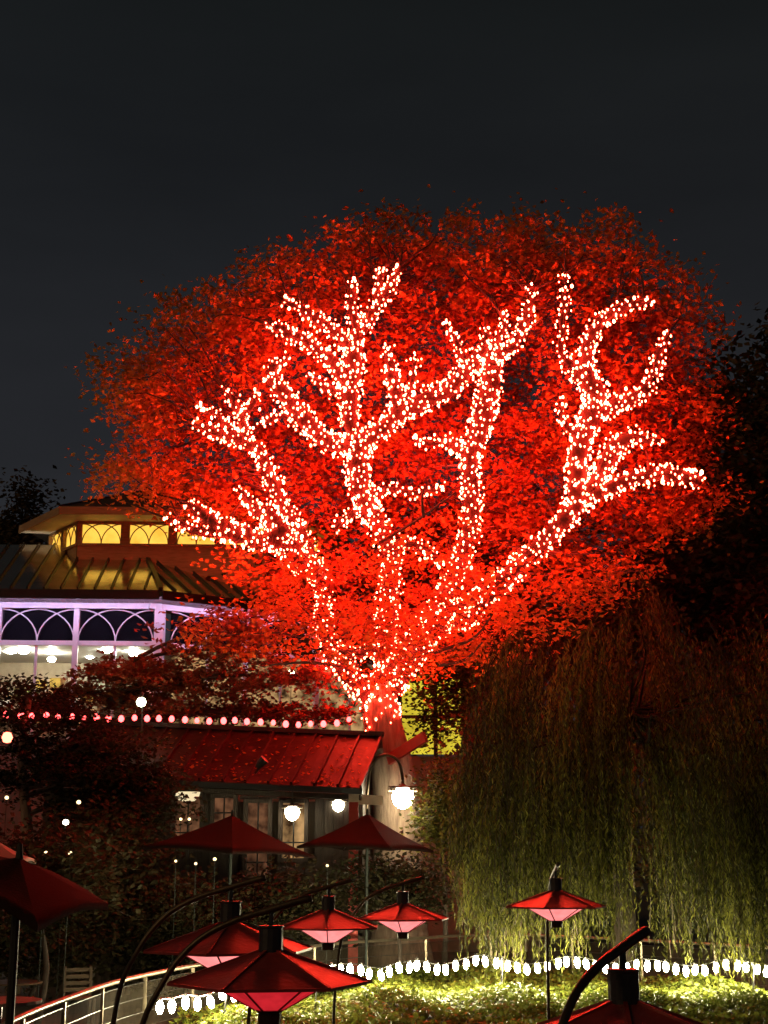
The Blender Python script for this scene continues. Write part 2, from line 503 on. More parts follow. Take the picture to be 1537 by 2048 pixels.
for i in range(3): bay(FA, xs[i], xs[i + 1], 'clear_glass')
for x in xs[:3]: column(FA, x)
m = MB(); FA.box(m, xs[3] - 0.02, xs[3] + 0.30, WALL_IN - 0.12, WALL_IN + 0.30, zf, zt1 + 0.018); m.build('corner_pier', 'white_paint', pav)
x = FB.hit(338, 1300, WALL_IN)[0]
xb = [x + i * 2.75 for i in range(4)]
for i in range(3): bay(FB, xb[i], xb[i + 1], 'window_warm')
for x in xb[1:]: column(FB, x)
# lit room behind the front wall
xl, xr = xs[0], xs[3]
m = MB()
FA.box(m, xl, xr, 6.0, 6.1, zf - 0.1, zt0 + 0.1)
m.build('room_back_wall', 'cream_paint', pav)
m = MB(); FA.box(m, xl, xr, WALL_IN + 0.26, 6.0, zt0 - 0.02, zt0 + 0.1); m.build('room_ceiling', 'white_paint', pav)
m = MB(); FA.box(m, xl, xr, WALL_IN + 0.26, 6.0, zf - 0.1, zf - 0.004); m.build('room_floor', 'teak', pav)
m = MB(); FA.box(m, xr, xr + 0.1, WALL_IN + 0.32, 6.0, zf - 0.1, zt0 + 0.1); FA.box(m, xl - 0.1, xl, WALL_IN + 0.26, 6.0, zf - 0.1, zt0 + 0.1); m.build('room_side_wall', 'cream_paint', pav)
surf('goods_green', (0.30, 0.36, 0.10), None, 0.5, 5); surf('goods_yellow', (0.75, 0.55, 0.12), None, 0.5, 5); surf('goods_pink', (0.7, 0.25, 0.28), None, 0.5, 5)
for i in range(44):       # goods along the shelves and on tables in the room
    xx = random.uniform(xl + 0.2, xr - 0.6); zz = zf + random.choice((0.9, 1.35, 1.8)); yy = random.choice((5.5, 5.5, 3.6, 2.4)) - 0.01 * i
    m = MB(); FA.box(m, xx, xx + random.uniform(0.15, 0.45), yy, yy + 0.3, zz, zz + random.uniform(0.15, 0.42))
    m.build('shelf_goods', random.choice(('goods_green', 'goods_yellow', 'goods_pink', 'cloth_white', 'tan_wood')), pav)
m = MB()
for zz in (0.88, 1.33, 1.78): FA.box(m, xl + 0.1, xr - 0.1, 5.45, 5.98, zf + zz - 0.05, zf + zz - 0.003)
m.build('shelf', 'tan_wood', pav)

# lean roof between the tiers: glossy dark sheet with standing seams
SL = math.tan(R(29))
def roof_plane(fr, x0, x1, depth, hipx):
    """strip panels up the slope; hipx(s) gives the clip at the corner"""
    sw = 0.52
    n = int(abs(x1 - x0) / sw) + 1
    for i in range(n):
        if x1 < 0.1: a_, b_ = -(i + 1) * sw, -i * sw
        else: a_, b_ = i * sw, (i + 1) * sw
        def top(x):
            return min(depth, abs(x) * hipx + depth * 0.0) if hipx > 0 else depth
        def pt(x, s_): return fr.w(x, s_, EZ + 0.11 + s_ * SL)
        lim = lambda x: depth if hipx <= 0 else min(depth, abs(x) / hipx)
        sa, sb = (depth, depth)
        # convex corner: the panel grows away from the hip
        k = math.tan(HIP)          # plan offset of the hip per metre of depth
        pts = [pt(a_, 0), pt(b_, 0)]
        xa2, xb2 = a_, b_
        if x1 < 0.1:
            sb = min(depth, (-b_) / k) if k > 1e-3 else depth
            sa = min(depth, (-a_) / k) if k > 1e-3 else depth
        else:
            sa = min(depth, a_ / k); sb = min(depth, b_ / k)
        m = MB(); m.quad(pt(a_, 0), pt(b_, 0), pt(b_, sb), pt(a_, sa)) if min(sa, sb) > 0.01 else m.quad(pt(a_, 0), pt(b_, 0), pt(a_, sa) if sa > sb else pt(b_, sb))
        m.build('roof_panel', 'dark_sheet', roofo)
        xe, se = (a_, sa) if x1 < 0.1 else (b_, sb)
        m = MB(); m.beam(pt(xe, 0) + np.array([0, 0, 0.03]), pt(xe, se) + np.array([0, 0, 0.03]), 0.05, 0.09)
        m.build('roof_seam', 'black_metal', roofo)
HIP = (FB.a - FA.a) / 2
m = MB(); hdir = unit((FA.y + FB.y)[None])[0]
hl = 5.0
m.beam(KX * [1, 1, 0] + np.array([0, 0, EZ + 0.14]), KX * [1, 1, 0] + hdir * hl + np.array([0, 0, EZ + 0.14 + hl * math.cos(HIP) * SL]), 0.14, 0.12)
roofo = m.build('lower_roof', 'black_metal', pav)
roof_plane(FA, XA0, 0, 4.2, 1)
roof_plane(FB, 0, XB1, 4.2, 1)

# upper tier
UC = P(345, 1000, 50); UC[2] = 0
up_px = [(98, 48.6), (155, 46.6), (535, 46.9), (655, 49.5)]
up_xy = [P(x, 1080, Y)[:2] for x, Y in up_px]
uz0 = P(300, 1135, 46.5)[2]; uzs = P(300, 1087, 46.5)[2]; uzt = P(300, 1046, 46.5)[2]; uze = P(300, 1034, 45.8)[2]
drum = MB()
for i in range(3):
    a_, b_ = up_xy[i], up_xy[i + 1]
    ang = math.atan2(b_[1] - a_[1], b_[0] - a_[0])
    fu = Frame((a_[0], a_[1], 0), ang); Lw = math.hypot(*(b_ - a_))
    nb = (2, 4, 2)[i]
    m = MB(); fu.box(m, 0.02, Lw - 0.02, 0.0, 0.2, uz0 - 1.5, uzs); m.build('upper_wall', 'tan_wood', pav)
    m = MB(); fu.box(m, 0.02, Lw - 0.02, 0.0, 0.2, uzt, uze + 0.05); m.build('window_head', 'tan_wood', pav)
    m = MB(); fu.box(m, 0.0, Lw, -0.05, 0.0, uzs - 0.06, uzs + 0.03); m.build('window_sill', 'tan_wood', pav)
    for k in range(nb + 1):
        xx = k * Lw / nb; wd = 0.30 if i == 1 else 0.2
        m = MB(); fu.box(m, max(0.003, xx - wd / 2), min(Lw - 0.003, xx + wd / 2), -0.03, 0.18, uzs + 0.032, uzt - 0.002); m.build('post', 'tan_wood', pav)
    for k in range(nb):
        x0, x1 = k * Lw / nb + 0.15, (k + 1) * Lw / nb - 0.15
        m = MB(); fu.box(m, x0, x1, 0.08, 0.10, uzs + 0.03, uzt); w_ = m.build('window', 'window_amber', pav)
        tracery(fu, x0, x1, 0.03, uzs + 0.03, uzt, 1, 'tan_wood', w_, 0.04, 'glazing_bar')
m = MB()
cxy = np.array([(up_xy[1][0] + up_xy[2][0]) / 2, 51.5]); rz_ = uze + 0.3
out_ = []
for k in range(8):
    a = R(22.5 + 45 * k); rad = 5.6
    out_.append((cxy[0] + rad * math.cos(a), cxy[1] + rad * math.sin(a), rz_))
eo = [(up_xy[0][0] - 1.0, up_xy[0][1] - 0.2), (up_xy[1][0] - 0.40, up_xy[1][1] - 1.05), (up_xy[2][0] + 0.42, up_xy[2][1] - 1.05), (up_xy[3][0] + 0.9, up_xy[3][1] - 0.2), (up_xy[3][0], 56), (up_xy[0][0], 56)]
apex = (cxy[0], cxy[1], rz_ + 2.4)
for i in range(3):
    a_, b_ = np.array(eo[i]), np.array(eo[i + 1])
    m2 = MB(); m2.quad((*a_, uze + 0.06), (*b_, uze + 0.06), (*up_xy[i + 1], uze + 0.052), (*up_xy[i], uze + 0.052)); m2.build('upper_soffit', 'cream_paint', pav)
    m2 = MB(); m2.beam((*a_, uze + 0.17), (*b_, uze + 0.17), 0.05, 0.26); m2.build('upper_fascia', 'tan_wood', pav)
for i in range(6):
    a_, b_ = eo[i], eo[(i + 1) % 6]
    m.add([(a_[0], a_[1], rz_), (b_[0], b_[1], rz_), apex], [(0, 1, 2)])
uro = m.build('upper_roof', 'plank', pav)
m = MB()
for i in range(4): m.beam((eo[i][0], eo[i][1], rz_ + 0.03), (apex[0], apex[1], apex[2] + 0.03), 0.12, 0.06)
m.build('hip_cap', 'black_metal', uro)

# lamps hanging in the lit room
def room_lamp(px, py, y, r_, label):
    p = None
    x, z = FA.hit(px, py, y)
    p = FA.w(x, y, z)
    t = empty('pendant_lamp', p)
    m = MB(); m.lathe(p, [(0.0, -r_ * 0.7), (r_ * 0.7, -r_ * 0.5), (r_, 0), (r_ * 0.6, r_ * 0.4), (0.03, r_ * 0.5)], 10); m.build('shade', 'room_lamp', t, True)
    m = MB(); m.tube([p + [0, 0, r_ * 0.5], [p[0], p[1], max(zt0 - 0.03, p[2] + r_ * 0.6)]], 0.012, 5); m.build('cord', 'wire', t)
    tag(t, label, 'lamp', 'lamps inside the pavilion')
room_lamp(22, 1297, 3.2, 0.26, 'bright white lamp inside the pavilion, leftmost behind the glass')
room_lamp(48, 1300, 2.6, 0.20, 'white lamp inside the pavilion next to the leftmost one')
room_lamp(104, 1318, 3.4, 0.15, 'small white lamp in the second pane of the pavilion')
room_lamp(215, 1298, 2.6, 0.20, 'white lamp in the pavilion pane right of the tall column')
room_lamp(180, 1312, 4.4, 0.14, 'small lamp deep in the pavilion room, behind the tall column bay')
room_lamp(268, 1306, 3.0, 0.17, 'white lamp in the last pavilion pane beside the corner pier')

# ------------------------------------------------------------------ yellow-lit house beyond the trunk
GY = 43.0
gh = empty('garden_house', P(880, 1500, GY) * [1, 1, 0])
tag(gh, 'house with glowing yellow windows behind the trunk and the willow', 'building')
FG = Frame(P(800, 1500, GY) * [1, 1, 0], 0.03)
gx = lambda p: FG.hit(p, 1460)[0]
gz = lambda p: FG.hit(860, p)[1]
m = MB(); FG.box(m, gx(790), gx(1080), 0.1, 4, 0, gz(1512)); FG.box(m, gx(790), gx(1080), 0.1, 4, gz(1345), gz(1300)); FG.box(m, gx(928), gx(1080), 0.1, 4, gz(1512), gz(1345)); m.build('wall', 'old_wall', gh)
m = MB(); m.add([FG.w(gx(770), -0.6, gz(1300)), FG.w(gx(1100), -0.6, gz(1300)), FG.w(gx(1100), 2, gz(1270)), FG.w(gx(770), 2, gz(1270)), FG.w(gx(770), 4.6, gz(1300)), FG.w(gx(1100), 4.6, gz(1300))], [(0, 1, 2, 3), (3, 2, 5, 4)]); m.build('roof', 'plank', gh)
for a_, b_ in ((805, 868), (876, 924)):
    for z0_, z1_ in ((1508, 1436), (1430, 1350)):
        m = MB(); FG.box(m, gx(a_), gx(b_), 0.12, 0.14, gz(z0_), gz(z1_)); m.build('window', 'window_yellow', gh)
m = MB(); FG.box(m, gx(868), gx(876), 0.05, 0.2, gz(1512), gz(1345)); FG.box(m, gx(795), gx(928), 0.05, 0.2, gz(1436), gz(1430)); m.build('window_frame', 'plank', gh)

# ------------------------------------------------------------------ lodge with the red sheet roof
LE1 = P(724, 1578, 31.2); LE0 = P(90, 1550, 31.6)
lz = 0.5 * (LE1[2] + LE0[2])
FL = Frame((LE0[0], LE0[1], 0), math.atan2(LE1[1] - LE0[1], LE1[0] - LE0[0]))
LL_ = math.hypot(LE1[0] - LE0[0], LE1[1] - LE0[1])
lodge = empty('lodge', (LE0[0] + 3, LE0[1] + 1.5, 0))
tag(lodge, 'low timber lodge with red standing-seam roof beside the tree trunk', 'building')
RD, RH = 1.9, 1.28
zl = lambda x: LE0[2] + (LE1[2] - LE0[2]) * x / LL_
def lroof(x, s_): return FL.w(x + 0.32 * s_, -0.35 + s_ * (RD + 0.35), zl(x) + s_ * RH)
nr_ = int(LL_ / 0.47)
sw = LL_ / nr_
for i in range(nr_):
    m = MB(); j = random.uniform(-0.012, 0.012)
    q = [lroof(i * sw + 0.004, 0), lroof((i + 1) * sw - 0.004, 0), lroof((i + 1) * sw - 0.004, 1), lroof(i * sw + 0.004, 1)]
    mid = [(q[0] * (1 - t_) + q[3] * t_, q[1] * (1 - t_) + q[2] * t_) for t_ in (0, .25, .5, .75, 1)]
    vs = []
    for k, (a_, b_) in enumerate(mid):
        dz = np.array([0, 0, random.uniform(-0.012, 0.012)])
        vs += [a_, (a_ + b_) / 2 + dz + [0, 0, j], b_]
    fs = []
    for k in range(4):
        fs += [(k * 3, k * 3 + 1, k * 3 + 4, k * 3 + 3), (k * 3 + 1, k * 3 + 2, k * 3 + 5, k * 3 + 4)]
    m.add(vs, fs); m.build('roof_panel', 'red_sheet', lodge)
for i in range(nr_ + 1):
    m = MB(); m.beam(lroof(i * sw, 0) + [0, 0, 0.03], lroof(i * sw, 1) + [0, 0, 0.03], 0.05, 0.08); m.build('roof_seam', 'red_sheet', lodge)
m = MB(); m.beam(lroof(-0.05, 1) + [0, 0, 0.05], lroof(LL_ + 0.05, 1) + [0, 0, 0.05], 0.22, 0.10); m.build('ridge_cap', 'red_sheet', lodge)
m = MB(); m.quad(lroof(0, 1), lroof(LL_, 1), FL.w(LL_ + 0.3, 2 * RD + 0.35, lz), FL.w(0.3, 2 * RD + 0.35, lz)); m.build('rear_roof', 'red_sheet', lodge)
m = MB(); m.beam(FL.w(-0.05, -0.40, zl(0) - 0.07), FL.w(LL_ + 0.05, -0.40, zl(LL_) - 0.07), 0.10, 0.12); m.build('gutter', 'black_metal', lodge)
m = MB(); m.beam(FL.w(0, -0.08, zl(0) - 0.19), FL.w(LL_, -0.08, zl(LL_) - 0.19), 0.44, 0.10); m.build('eave_beam', 'plank', lodge)
# openings in px: (left, right, top, bottom, filling)
ops = [(348, 402, 1588, 1700, 'window_dim'), (425, 470, 1592, 1660, 'window_dim'), (492, 538, 1602, 1760, 'window_dim'), (562, 612, 1602, 1720, 'window_warm')]
holes = []
for a_, b_, c_, d_, f_ in ops:
    x0, zt_ = FL.hit(a_, c_); x1, zb_ = FL.hit(b_, d_)
    holes.append((x0, x1, zb_, zt_))
    m = MB(); FL.box(m, x0, x1, 0.14, 0.16, zb_, zt_); w_ = m.build('window', f_, lodge)
    m = MB()
    for xx in (x0, x1): FL.box(m, xx - 0.04, xx + 0.04, -0.04, 0.12, zb_ - 0.04, zt_ + 0.04)
    FL.box(m, x0 + 0.042, x1 - 0.042, -0.035, 0.12, zt_ - 0.04, zt_ + 0.04); FL.box(m, x0 + 0.042, x1 - 0.042, -0.035, 0.12, zb_ - 0.04, zb_ + 0.04)
    m.build('window_frame', 'plank_b', w_)
    m = MB(); xm = (x0 + x1) / 2; FL.box(m, xm - 0.015, xm + 0.015, 0.06, 0.09, zb_ + 0.042, zt_ - 0.042); FL.box(m, x0 + 0.042, xm - 0.017, 0.06, 0.09, zb_ + 0.35, zb_ + 0.38); FL.box(m, xm + 0.017, x1 - 0.042, 0.06, 0.09, zb_ + 0.35, zb_ + 0.38)
    m.build('glazing_bar', 'black_metal', w_)
pw = 0.205
for i in range(int(LL_ / pw)):
    x0, x1 = i * pw + 0.005, (i + 1) * pw - 0.005
    zt2 = zl(x1) - 0.25; segs = [(0, zt2)]
    for h0, h1, zb_, zt_ in holes:
        if x1 > h0 + 0.01 and x0 < h1 - 0.01:
            segs = [(0, zb_ - 0.042), (zt_ + 0.042, max(zt2, zt_ + 0.05))]
            break
    dy = random.uniform(-0.008, 0.008); pm = random.choice(('plank', 'plank_b'))
    for z0_, z1_ in segs:
        m = MB(); FL.box(m, x0, x1, 0.0 + dy, 0.05 + dy, z0_, z1_); m.build('plank', pm, lodge)
m = MB(); FL.box(m, 0, LL_, 0.3, 0.35, 0, LE1[2] - 0.25); FL.box(m, LL_ - 0.05, LL_, 0.36, 2 * RD, 0, LE1[2]); m.build('inner_wall', 'plank', lodge)
m = MB(); m.add([FL.w(LL_ - 0.02, 0, LE1[2] - 0.1), FL.w(LL_ - 0.02, 2 * RD, LE1[2] - 0.1), FL.w(LL_ - 0.02, RD, LE1[2] + RH - 0.05)], [(0, 1, 2)]); m.build('gable', 'plank', lodge)

# leaves fallen on the roof
k = 420
fx, fs2 = RNG.uniform(0.5, LL_ - 0.1, k), RNG.beta(0.8, 1.6, k)
fc = np.array([lroof(a_, b_) + [0, -0.01, 0.03] for a_, b_ in zip(fx, fs2)])
fa, fn = leaf_dirs(k, 0.3, 0.25)
tag(leaf_mesh('fallen_leaves', 'leaf_red', fc, fa, fn + np.array([0, -0.5, 0]), RNG.uniform(0.06, 0.12, k), RNG.uniform(0.05, 0.09, k), RNG.beta(1, 2, k)), 'autumn leaves fallen on the red lodge roof', 'leaves', kind='stuff')
# fittings by the lodge
p = P(521, 1530, 30.6)
t = empty('roof_spotlight', p)
m = MB(); m.beam(p + [-0.10, 0, -0.18], p + [0.02, 0, 0.0], 0.05, 0.04); m.build('bracket', 'black_metal', t)
m = MB(); m.tube([p + [-0.06, 0, -0.06], p + [0.0, -0.02, 0.02], p + [0.10, -0.05, 0.12]], [0.06, 0.09, 0.11], 10); m.build('lamp_head', 'black_metal', t)
tag(t, 'small black unlit spotlight fixed on the red roof', 'spotlight')
p0 = P(812, 1498, 33.0); p1 = P(851, 1473, 32.6)
m = MB(); m.beam(p0 - (p1 - p0) * 0.9, p1, 0.10, 0.24); tag(m.build('barge_board', 'red_paint'), 'slanting red painted board sticking out right of the trunk', 'board')
p = P(708, 1600, 31.0)
t = empty('red_post', p * [1, 1, 0])
m = MB(); m.box((p[0], p[1], 1.9), (0.20, 0.20, 3.8)); m.build('shaft', 'red_paint', t)
zc = P(708, 1597, 31)[2]
m = MB(); m.box((p[0], p[1], 3.8 + 0.10), (0.22, 0.22, 0.198)); m.build('capital', 'cream_paint', t)
tag(t, 'red post with cream top at the lodge corner', 'post')
p0, p1 = P(716, 1599, 31.3), P(764, 1601, 31.5)
m = MB(); m.beam(p0, p1, 0.12, 0.2); tag(m.build('lintel', 'cream_paint'), 'short cream beam between the red post and the trunk', 'beam')

# white tiered lanterns
def lantern(name, p, s, label, hang, glass='lantern_white'):
    t = empty(name, p)
    m = MB(); m.lathe(p, [(0.02, 0.34 * s), (0.05 * s, 0.26 * s), (0.10 * s, 0.22 * s), (0.40 * s, 0.20 * s), (0.42 * s, 0.175 * s), (0.1 * s, 0.18 * s)], 4, R(45)); m.build('cap', 'bronze', t)
    m = MB(); m.lathe(p, [(0.10 * s, 0.16 * s), (0.30 * s, 0.13 * s), (0.31 * s, 0.115 * s), (0.1 * s, 0.12 * s)], 8); m.build('tier', 'cream_paint', t)
    m = MB(); m.lathe(p, [(0.12 * s, 0.165 * s), (0.20 * s, 0.10 * s), (0.22 * s, 0.0), (0.17 * s, -0.14 * s), (0.08 * s, -0.22 * s), (0.0, -0.24 * s)], 12); m.build('globe', glass, t, True)
    m = MB()
    for k in range(4):
        a = R(45 + 90 * k)
        m.tube([p + np.array([0.34 * s * math.cos(a), 0.34 * s * math.sin(a), 0.18 * s]), p + np.array([0.25 * s * math.cos(a), 0.25 * s * math.sin(a), -0.05 * s]), p + np.array([0.05 * s * math.cos(a), 0.05 * s * math.sin(a), -0.26 * s])], 0.010 * s, 4)
    m.build('cage', 'bronze', t)
    if hang:
        m = MB(); m.tube([p + [0, 0, 0.33 * s], p + [0, 0, 0.33 * s + hang]], 0.012, 5); m.build('hanger', 'black_metal', t)
    tag(t, label, 'lantern', 'white lanterns along the lodge')
    return t
lantern('hanging_lantern', P(585, 1625, 30.9), 0.75, 'white tiered lantern glowing in front of the lodge doorway', 0.25)
lantern('hanging_lantern', P(677, 1610, 31.2), 0.62, 'white tiered lantern at the right end of the lodge wall', 0.12)
lp = P(806, 1594, 32.4)
lantern('hanging_lantern', lp, 1.12, 'large white lantern hanging from the arched post before the tree trunk', 0, 'lantern_bright')
base = P(733, 1660, 32.4)
t = empty('lantern_post', (base[0], base[1], 0))
pts = [(base[0], base[1], 0), P(733, 1640, 32.4), P(736, 1575, 32.4), P(742, 1535, 32.4), P(757, 1515, 32.4), P(778, 1510, 32.4), P(797, 1522, 32.4), P(804, 1545, 32.4), lp + [0, 0, 0.34 * 1.12]]
m = MB(); m.tube(smooth_path(pts, 4), 0.035, 7); m.build('hook_pole', 'bronze', t, True)
pts = [np.array(q) + [-0.075, 0.02, 0] for q in pts[:6]]
m = MB(); m.tube(smooth_path(pts, 4), 0.022, 6); m.build('side_rod', 'bronze', t, True)
tag(t, 'arched shepherd-crook post carrying the large lantern by the trunk', 'lamp post')
p = P(375, 1592, 30.2)
t = empty('pendant_bowl', p)
m = MB(); m.lathe(p, [(0.0, -0.12), (0.16, -0.10), (0.25, 0.0), (0.27, 0.08), (0.0, 0.081)], 14); m.build('bowl', 'bowl_cream', t, True)
m = MB(); m.tube([p + [0, 0, 0.08], p + [0, 0, 0.3]], 0.012, 5); m.build('stem', 'black_metal', t)
tag(t, 'cream bowl-shaped lamp under the lodge eave', 'lamp')

# ------------------------------------------------------------------ the great tree
TREE_Y = 34.0
tree = empty('illuminated_tree', P(797, 1937, TREE_Y) * [1, 1, 0])
tag(tree, 'huge red-lit tree with light-wrapped limbs standing beside the lodge', 'tree')
LIMBS = {
 'TR': [(800, 1940, 34, 150), (797, 1840, 34, 118), (797, 1690, 34, 104), (793, 1600, 34, 98), (782, 1520, 34, 90), (768, 1460, 34, 84), (760, 1400, 34, 78), (766, 1358, 33.9, 66)],
 'L1': [(752, 1405, 34, 52), (705, 1358, 33.5, 46), (664, 1305, 33.2, 42), (648, 1240, 33, 40), (650, 1180, 32.8, 40), (636, 1148, 32.6, 42), (603, 1125, 32.2, 54), (575, 1085, 31.8, 62), (548, 1045, 31.5, 48), (508, 1012, 31.3, 28), (478, 978, 31.1, 12)],
 'L1b': [(570, 1085, 31.8, 46), (515, 1078, 31.4, 50), (455, 1062, 31.1, 50), (412, 1035, 30.8, 40), (372, 1005, 30.6, 18)],
 'L1c': [(455, 1066, 31.1, 34), (395, 1062, 30.8, 26), (335, 1038, 30.5, 12)],
 'LL': [(640, 1150, 32.6, 30), (600, 1060, 32.6, 28), (562, 1000, 32.3, 30), (542, 955, 32, 36), (515, 900, 31.7, 28), (470, 872, 31.4, 36), (425, 862, 31.1, 26), (385, 843, 30.9, 12)],
 'LLb': [(500, 890, 31.6, 18), (482, 838, 31.4, 22), (465, 800, 31.2, 20), (452, 783, 31.1, 10)],
 'LLc': [(482, 838, 31.4, 14), (504, 810, 31.2, 18), (513, 788, 31.1, 10)],
 'LLd': [(470, 865, 31.4, 14), (432, 828, 31.1, 14), (398, 813, 30.9, 9)],
 'C1': [(765, 1368, 33.9, 56), (776, 1320, 33.8, 50), (770, 1260, 33.6, 48), (780, 1190, 33.4, 46), (785, 1130, 33.1, 45), (765, 1070, 32.8, 42), (740, 1020, 32.4, 48), (718, 960, 32, 56), (715, 910, 31.7, 58), (716, 876, 31.6, 50)],
 'C1b': [(780, 1330, 33.8, 30), (745, 1302, 33.3, 26), (700, 1308, 32.9, 24), (668, 1285, 32.6, 12)],
 'C1c': [(740, 1030, 32.4, 26), (700, 1030, 32.2, 20), (665, 1060, 32, 10)],
 'C1d': [(732, 1000, 32.3, 18), (775, 980, 31.8, 16), (830, 986, 31.4, 14), (888, 972, 31.1, 9)],
 'C1L': [(715, 897, 31.7, 45), (660, 886, 31.6, 42), (612, 845, 31.4, 45), (576, 800, 31.2, 42), (548, 762, 31, 38), (545, 735, 30.9, 26), (574, 714, 30.8, 12)],
 'C1Lb': [(600, 850, 31.4, 16), (565, 832, 31.2, 14), (520, 846, 31, 8)],
 'C1U': [(715, 885, 31.6, 40), (700, 840, 31.5, 40), (698, 790, 31.4, 52), (705, 740, 31.3, 55), (708, 690, 31.2, 42), (712, 650, 31, 26), (703, 600, 30.8, 22), (712, 558, 30.6, 12)],
 'C1U1': [(700, 768, 31.3, 40), (660, 718, 31.1, 36), (610, 682, 30.9, 30), (565, 660, 30.7, 26), (538, 648, 30.6, 10)],
 'C1U2': [(705, 700, 31.2, 28), (672, 666, 31, 28), (625, 635, 30.8, 26), (570, 598, 30.6, 10)],
 'C1U3': [(690, 792, 31.4, 26), (650, 772, 31.2, 22), (612, 748, 31, 9)],
 'C1U4': [(712, 682, 31.2, 22), (740, 636, 31, 28), (765, 600, 30.8, 24), (788, 562, 30.6, 20), (798, 535, 30.5, 8)],
 'C1U5': [(748, 624, 30.9, 16), (757, 580, 30.7, 18), (764, 538, 30.5, 10)],
 'C1R': [(720, 892, 31.7, 45), (760, 862, 31.5, 40), (800, 826, 31.4, 45), (850, 802, 31.3, 48), (900, 776, 31.2, 46), (940, 735, 31.1, 40), (968, 692, 31, 24), (972, 660, 30.9, 10)],
 'C1Ra': [(795, 828, 31.4, 36), (792, 780, 31.2, 34), (783, 735, 31.1, 30), (775, 688, 31, 12)],
 'C1Rb': [(812, 812, 31.4, 16), (828, 760, 31.1, 14), (832, 710, 30.9, 8)],
 'C1Rc': [(937, 740, 31.1, 20), (915, 685, 30.9, 14), (893, 643, 30.7, 8)],
 'C2': [(772, 1372, 33.9, 46), (802, 1320, 33.7, 42), (850, 1250, 33.4, 40), (895, 1180, 33, 44), (922, 1120, 32.7, 40), (941, 1060, 32.4, 42), (943, 1000, 32.1, 42), (938, 930, 31.9, 46), (955, 870, 31.7, 50), (975, 800, 31.5, 56), (982, 740, 31.3, 52), (986, 700, 31.2, 34), (1006, 660, 31, 14), (1012, 628, 30.9, 8)],
 'C2a': [(986, 716, 31.2, 36), (1020, 696, 31, 32), (1045, 655, 30.9, 28), (1060, 610, 30.8, 24), (1066, 573, 30.7, 12)],
 'C2b': [(935, 912, 31.9, 26), (890, 882, 31.5, 24), (852, 886, 31.2, 14), (832, 880, 31, 8)],
 'C2c': [(785, 1125, 33.1, 22), (802, 1085, 32.6, 22), (850, 1100, 32.3, 22), (884, 1128, 32, 14)],
 'R': [(788, 1378, 33.9, 56), (822, 1320, 33.5, 50), (880, 1245, 33, 50), (960, 1196, 32.5, 50), (1020, 1150, 32.1, 48), (1070, 1100, 31.7, 42), (1120, 1050, 31.3, 44), (1153, 1004, 31.1, 54), (1155, 950, 31, 52), (1160, 890, 30.9, 48), (1185, 830, 30.8, 58), (1190, 785, 30.7, 60), (1170, 745, 30.6, 50), (1178, 690, 30.5, 36), (1195, 650, 30.4, 30), (1230, 622, 30.3, 26), (1270, 610, 30.2, 20), (1304, 601, 30.1, 10)],
 'R2': [(892, 1240, 33, 36), (935, 1238, 32.4, 34), (975, 1205, 32, 24), (985, 1190, 31.9, 10)],
 'Ra': [(1162, 760, 30.6, 36), (1136, 730, 30.5, 28), (1123, 690, 30.4, 15), (1130, 620, 30.3, 20), (1130, 552, 30.2, 15)],
 'Rb': [(1200, 822, 30.8, 42), (1240, 806, 30.6, 36), (1285, 786, 30.4, 30), (1313, 745, 30.3, 24), (1318, 705, 30.2, 22), (1336, 671, 30.1, 10)],
 'Rc': [(1165, 1002, 31.1, 40), (1200, 950, 30.9, 40), (1230, 895, 30.7, 46), (1265, 876, 30.5, 34), (1322, 882, 30.3, 10)],
 'Rd': [(1165, 1004, 31.1, 36), (1215, 976, 30.8, 34), (1270, 956, 30.6, 34), (1340, 949, 30.4, 36), (1402, 958, 30.2, 28)],
 'Re': [(1158, 880, 30.9, 20), (1126, 840, 30.6, 14), (1122, 798, 30.5, 8)],
}
GROUPS = {
 'lights round the trunk': (['TR'], 'ring of red-white lights wound round the trunk above the roof'),
 'low left': (['L1', 'L1b', 'L1c'], 'red-white lights on the low left limb reaching over the yellow windows'),
 'left tuft': (['LL', 'LLb', 'LLc', 'LLd'], 'red-white lights on the leftmost thin limb ending in a tuft'),
 'mid stem': (['C1', 'C1b', 'C1c', 'C1d', 'C2c'], 'sparse red-white lights climbing the middle stem above the trunk'),
 'left bow': (['C1L', 'C1Lb'], 'red-white lights on the limb bowing left with a hooked tip'),
 'upright left': (['C1U', 'C1U1', 'C1U2', 'C1U3', 'C1U4', 'C1U5'], 'red-white lights on the upper left limb forking to the top'),
 'cross': (['C1R', 'C1Ra', 'C1Rb', 'C1Rc'], 'red-white lights on the limb rising rightwards through the crown centre'),
 'centre right': (['C2', 'C2a', 'C2b'], 'red-white lights on the tall limb right of the crown centre'),
 'right': (['R', 'R2', 'Ra', 'Re'], 'red-white lights on the long right limb up to its hooked top'),
 'right arms': (['Rb', 'Rc', 'Rd'], 'red-white lights on the three arms reaching to the right edge of the crown'),
}
LIMB_PTS = {}
allp = []
for k, rows in LIMBS.items():
    r4 = np.array([[*P(x, y, Y), 0.5 * w * pxm(Y)] for x, y, Y, w in rows])
    sp = smooth_path(r4, 5)
    sp[:, :3] += RNG.normal(0, 0.02, (len(sp), 3)) * (k != 'TR')
    sp[:, 3] = np.maximum(sp[:, 3], 0.03)
    LIMB_PTS[k] = sp
    m = MB()
    m.tube(sp[:, :3], (sp[:, 3] * (0.92 if k == 'TR' else 0.72)).tolist(), 16 if k == 'TR' else 9)
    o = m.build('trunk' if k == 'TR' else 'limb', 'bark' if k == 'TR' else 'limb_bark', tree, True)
    if k != 'TR': allp.append(sp)
allp = np.vstack(allp)

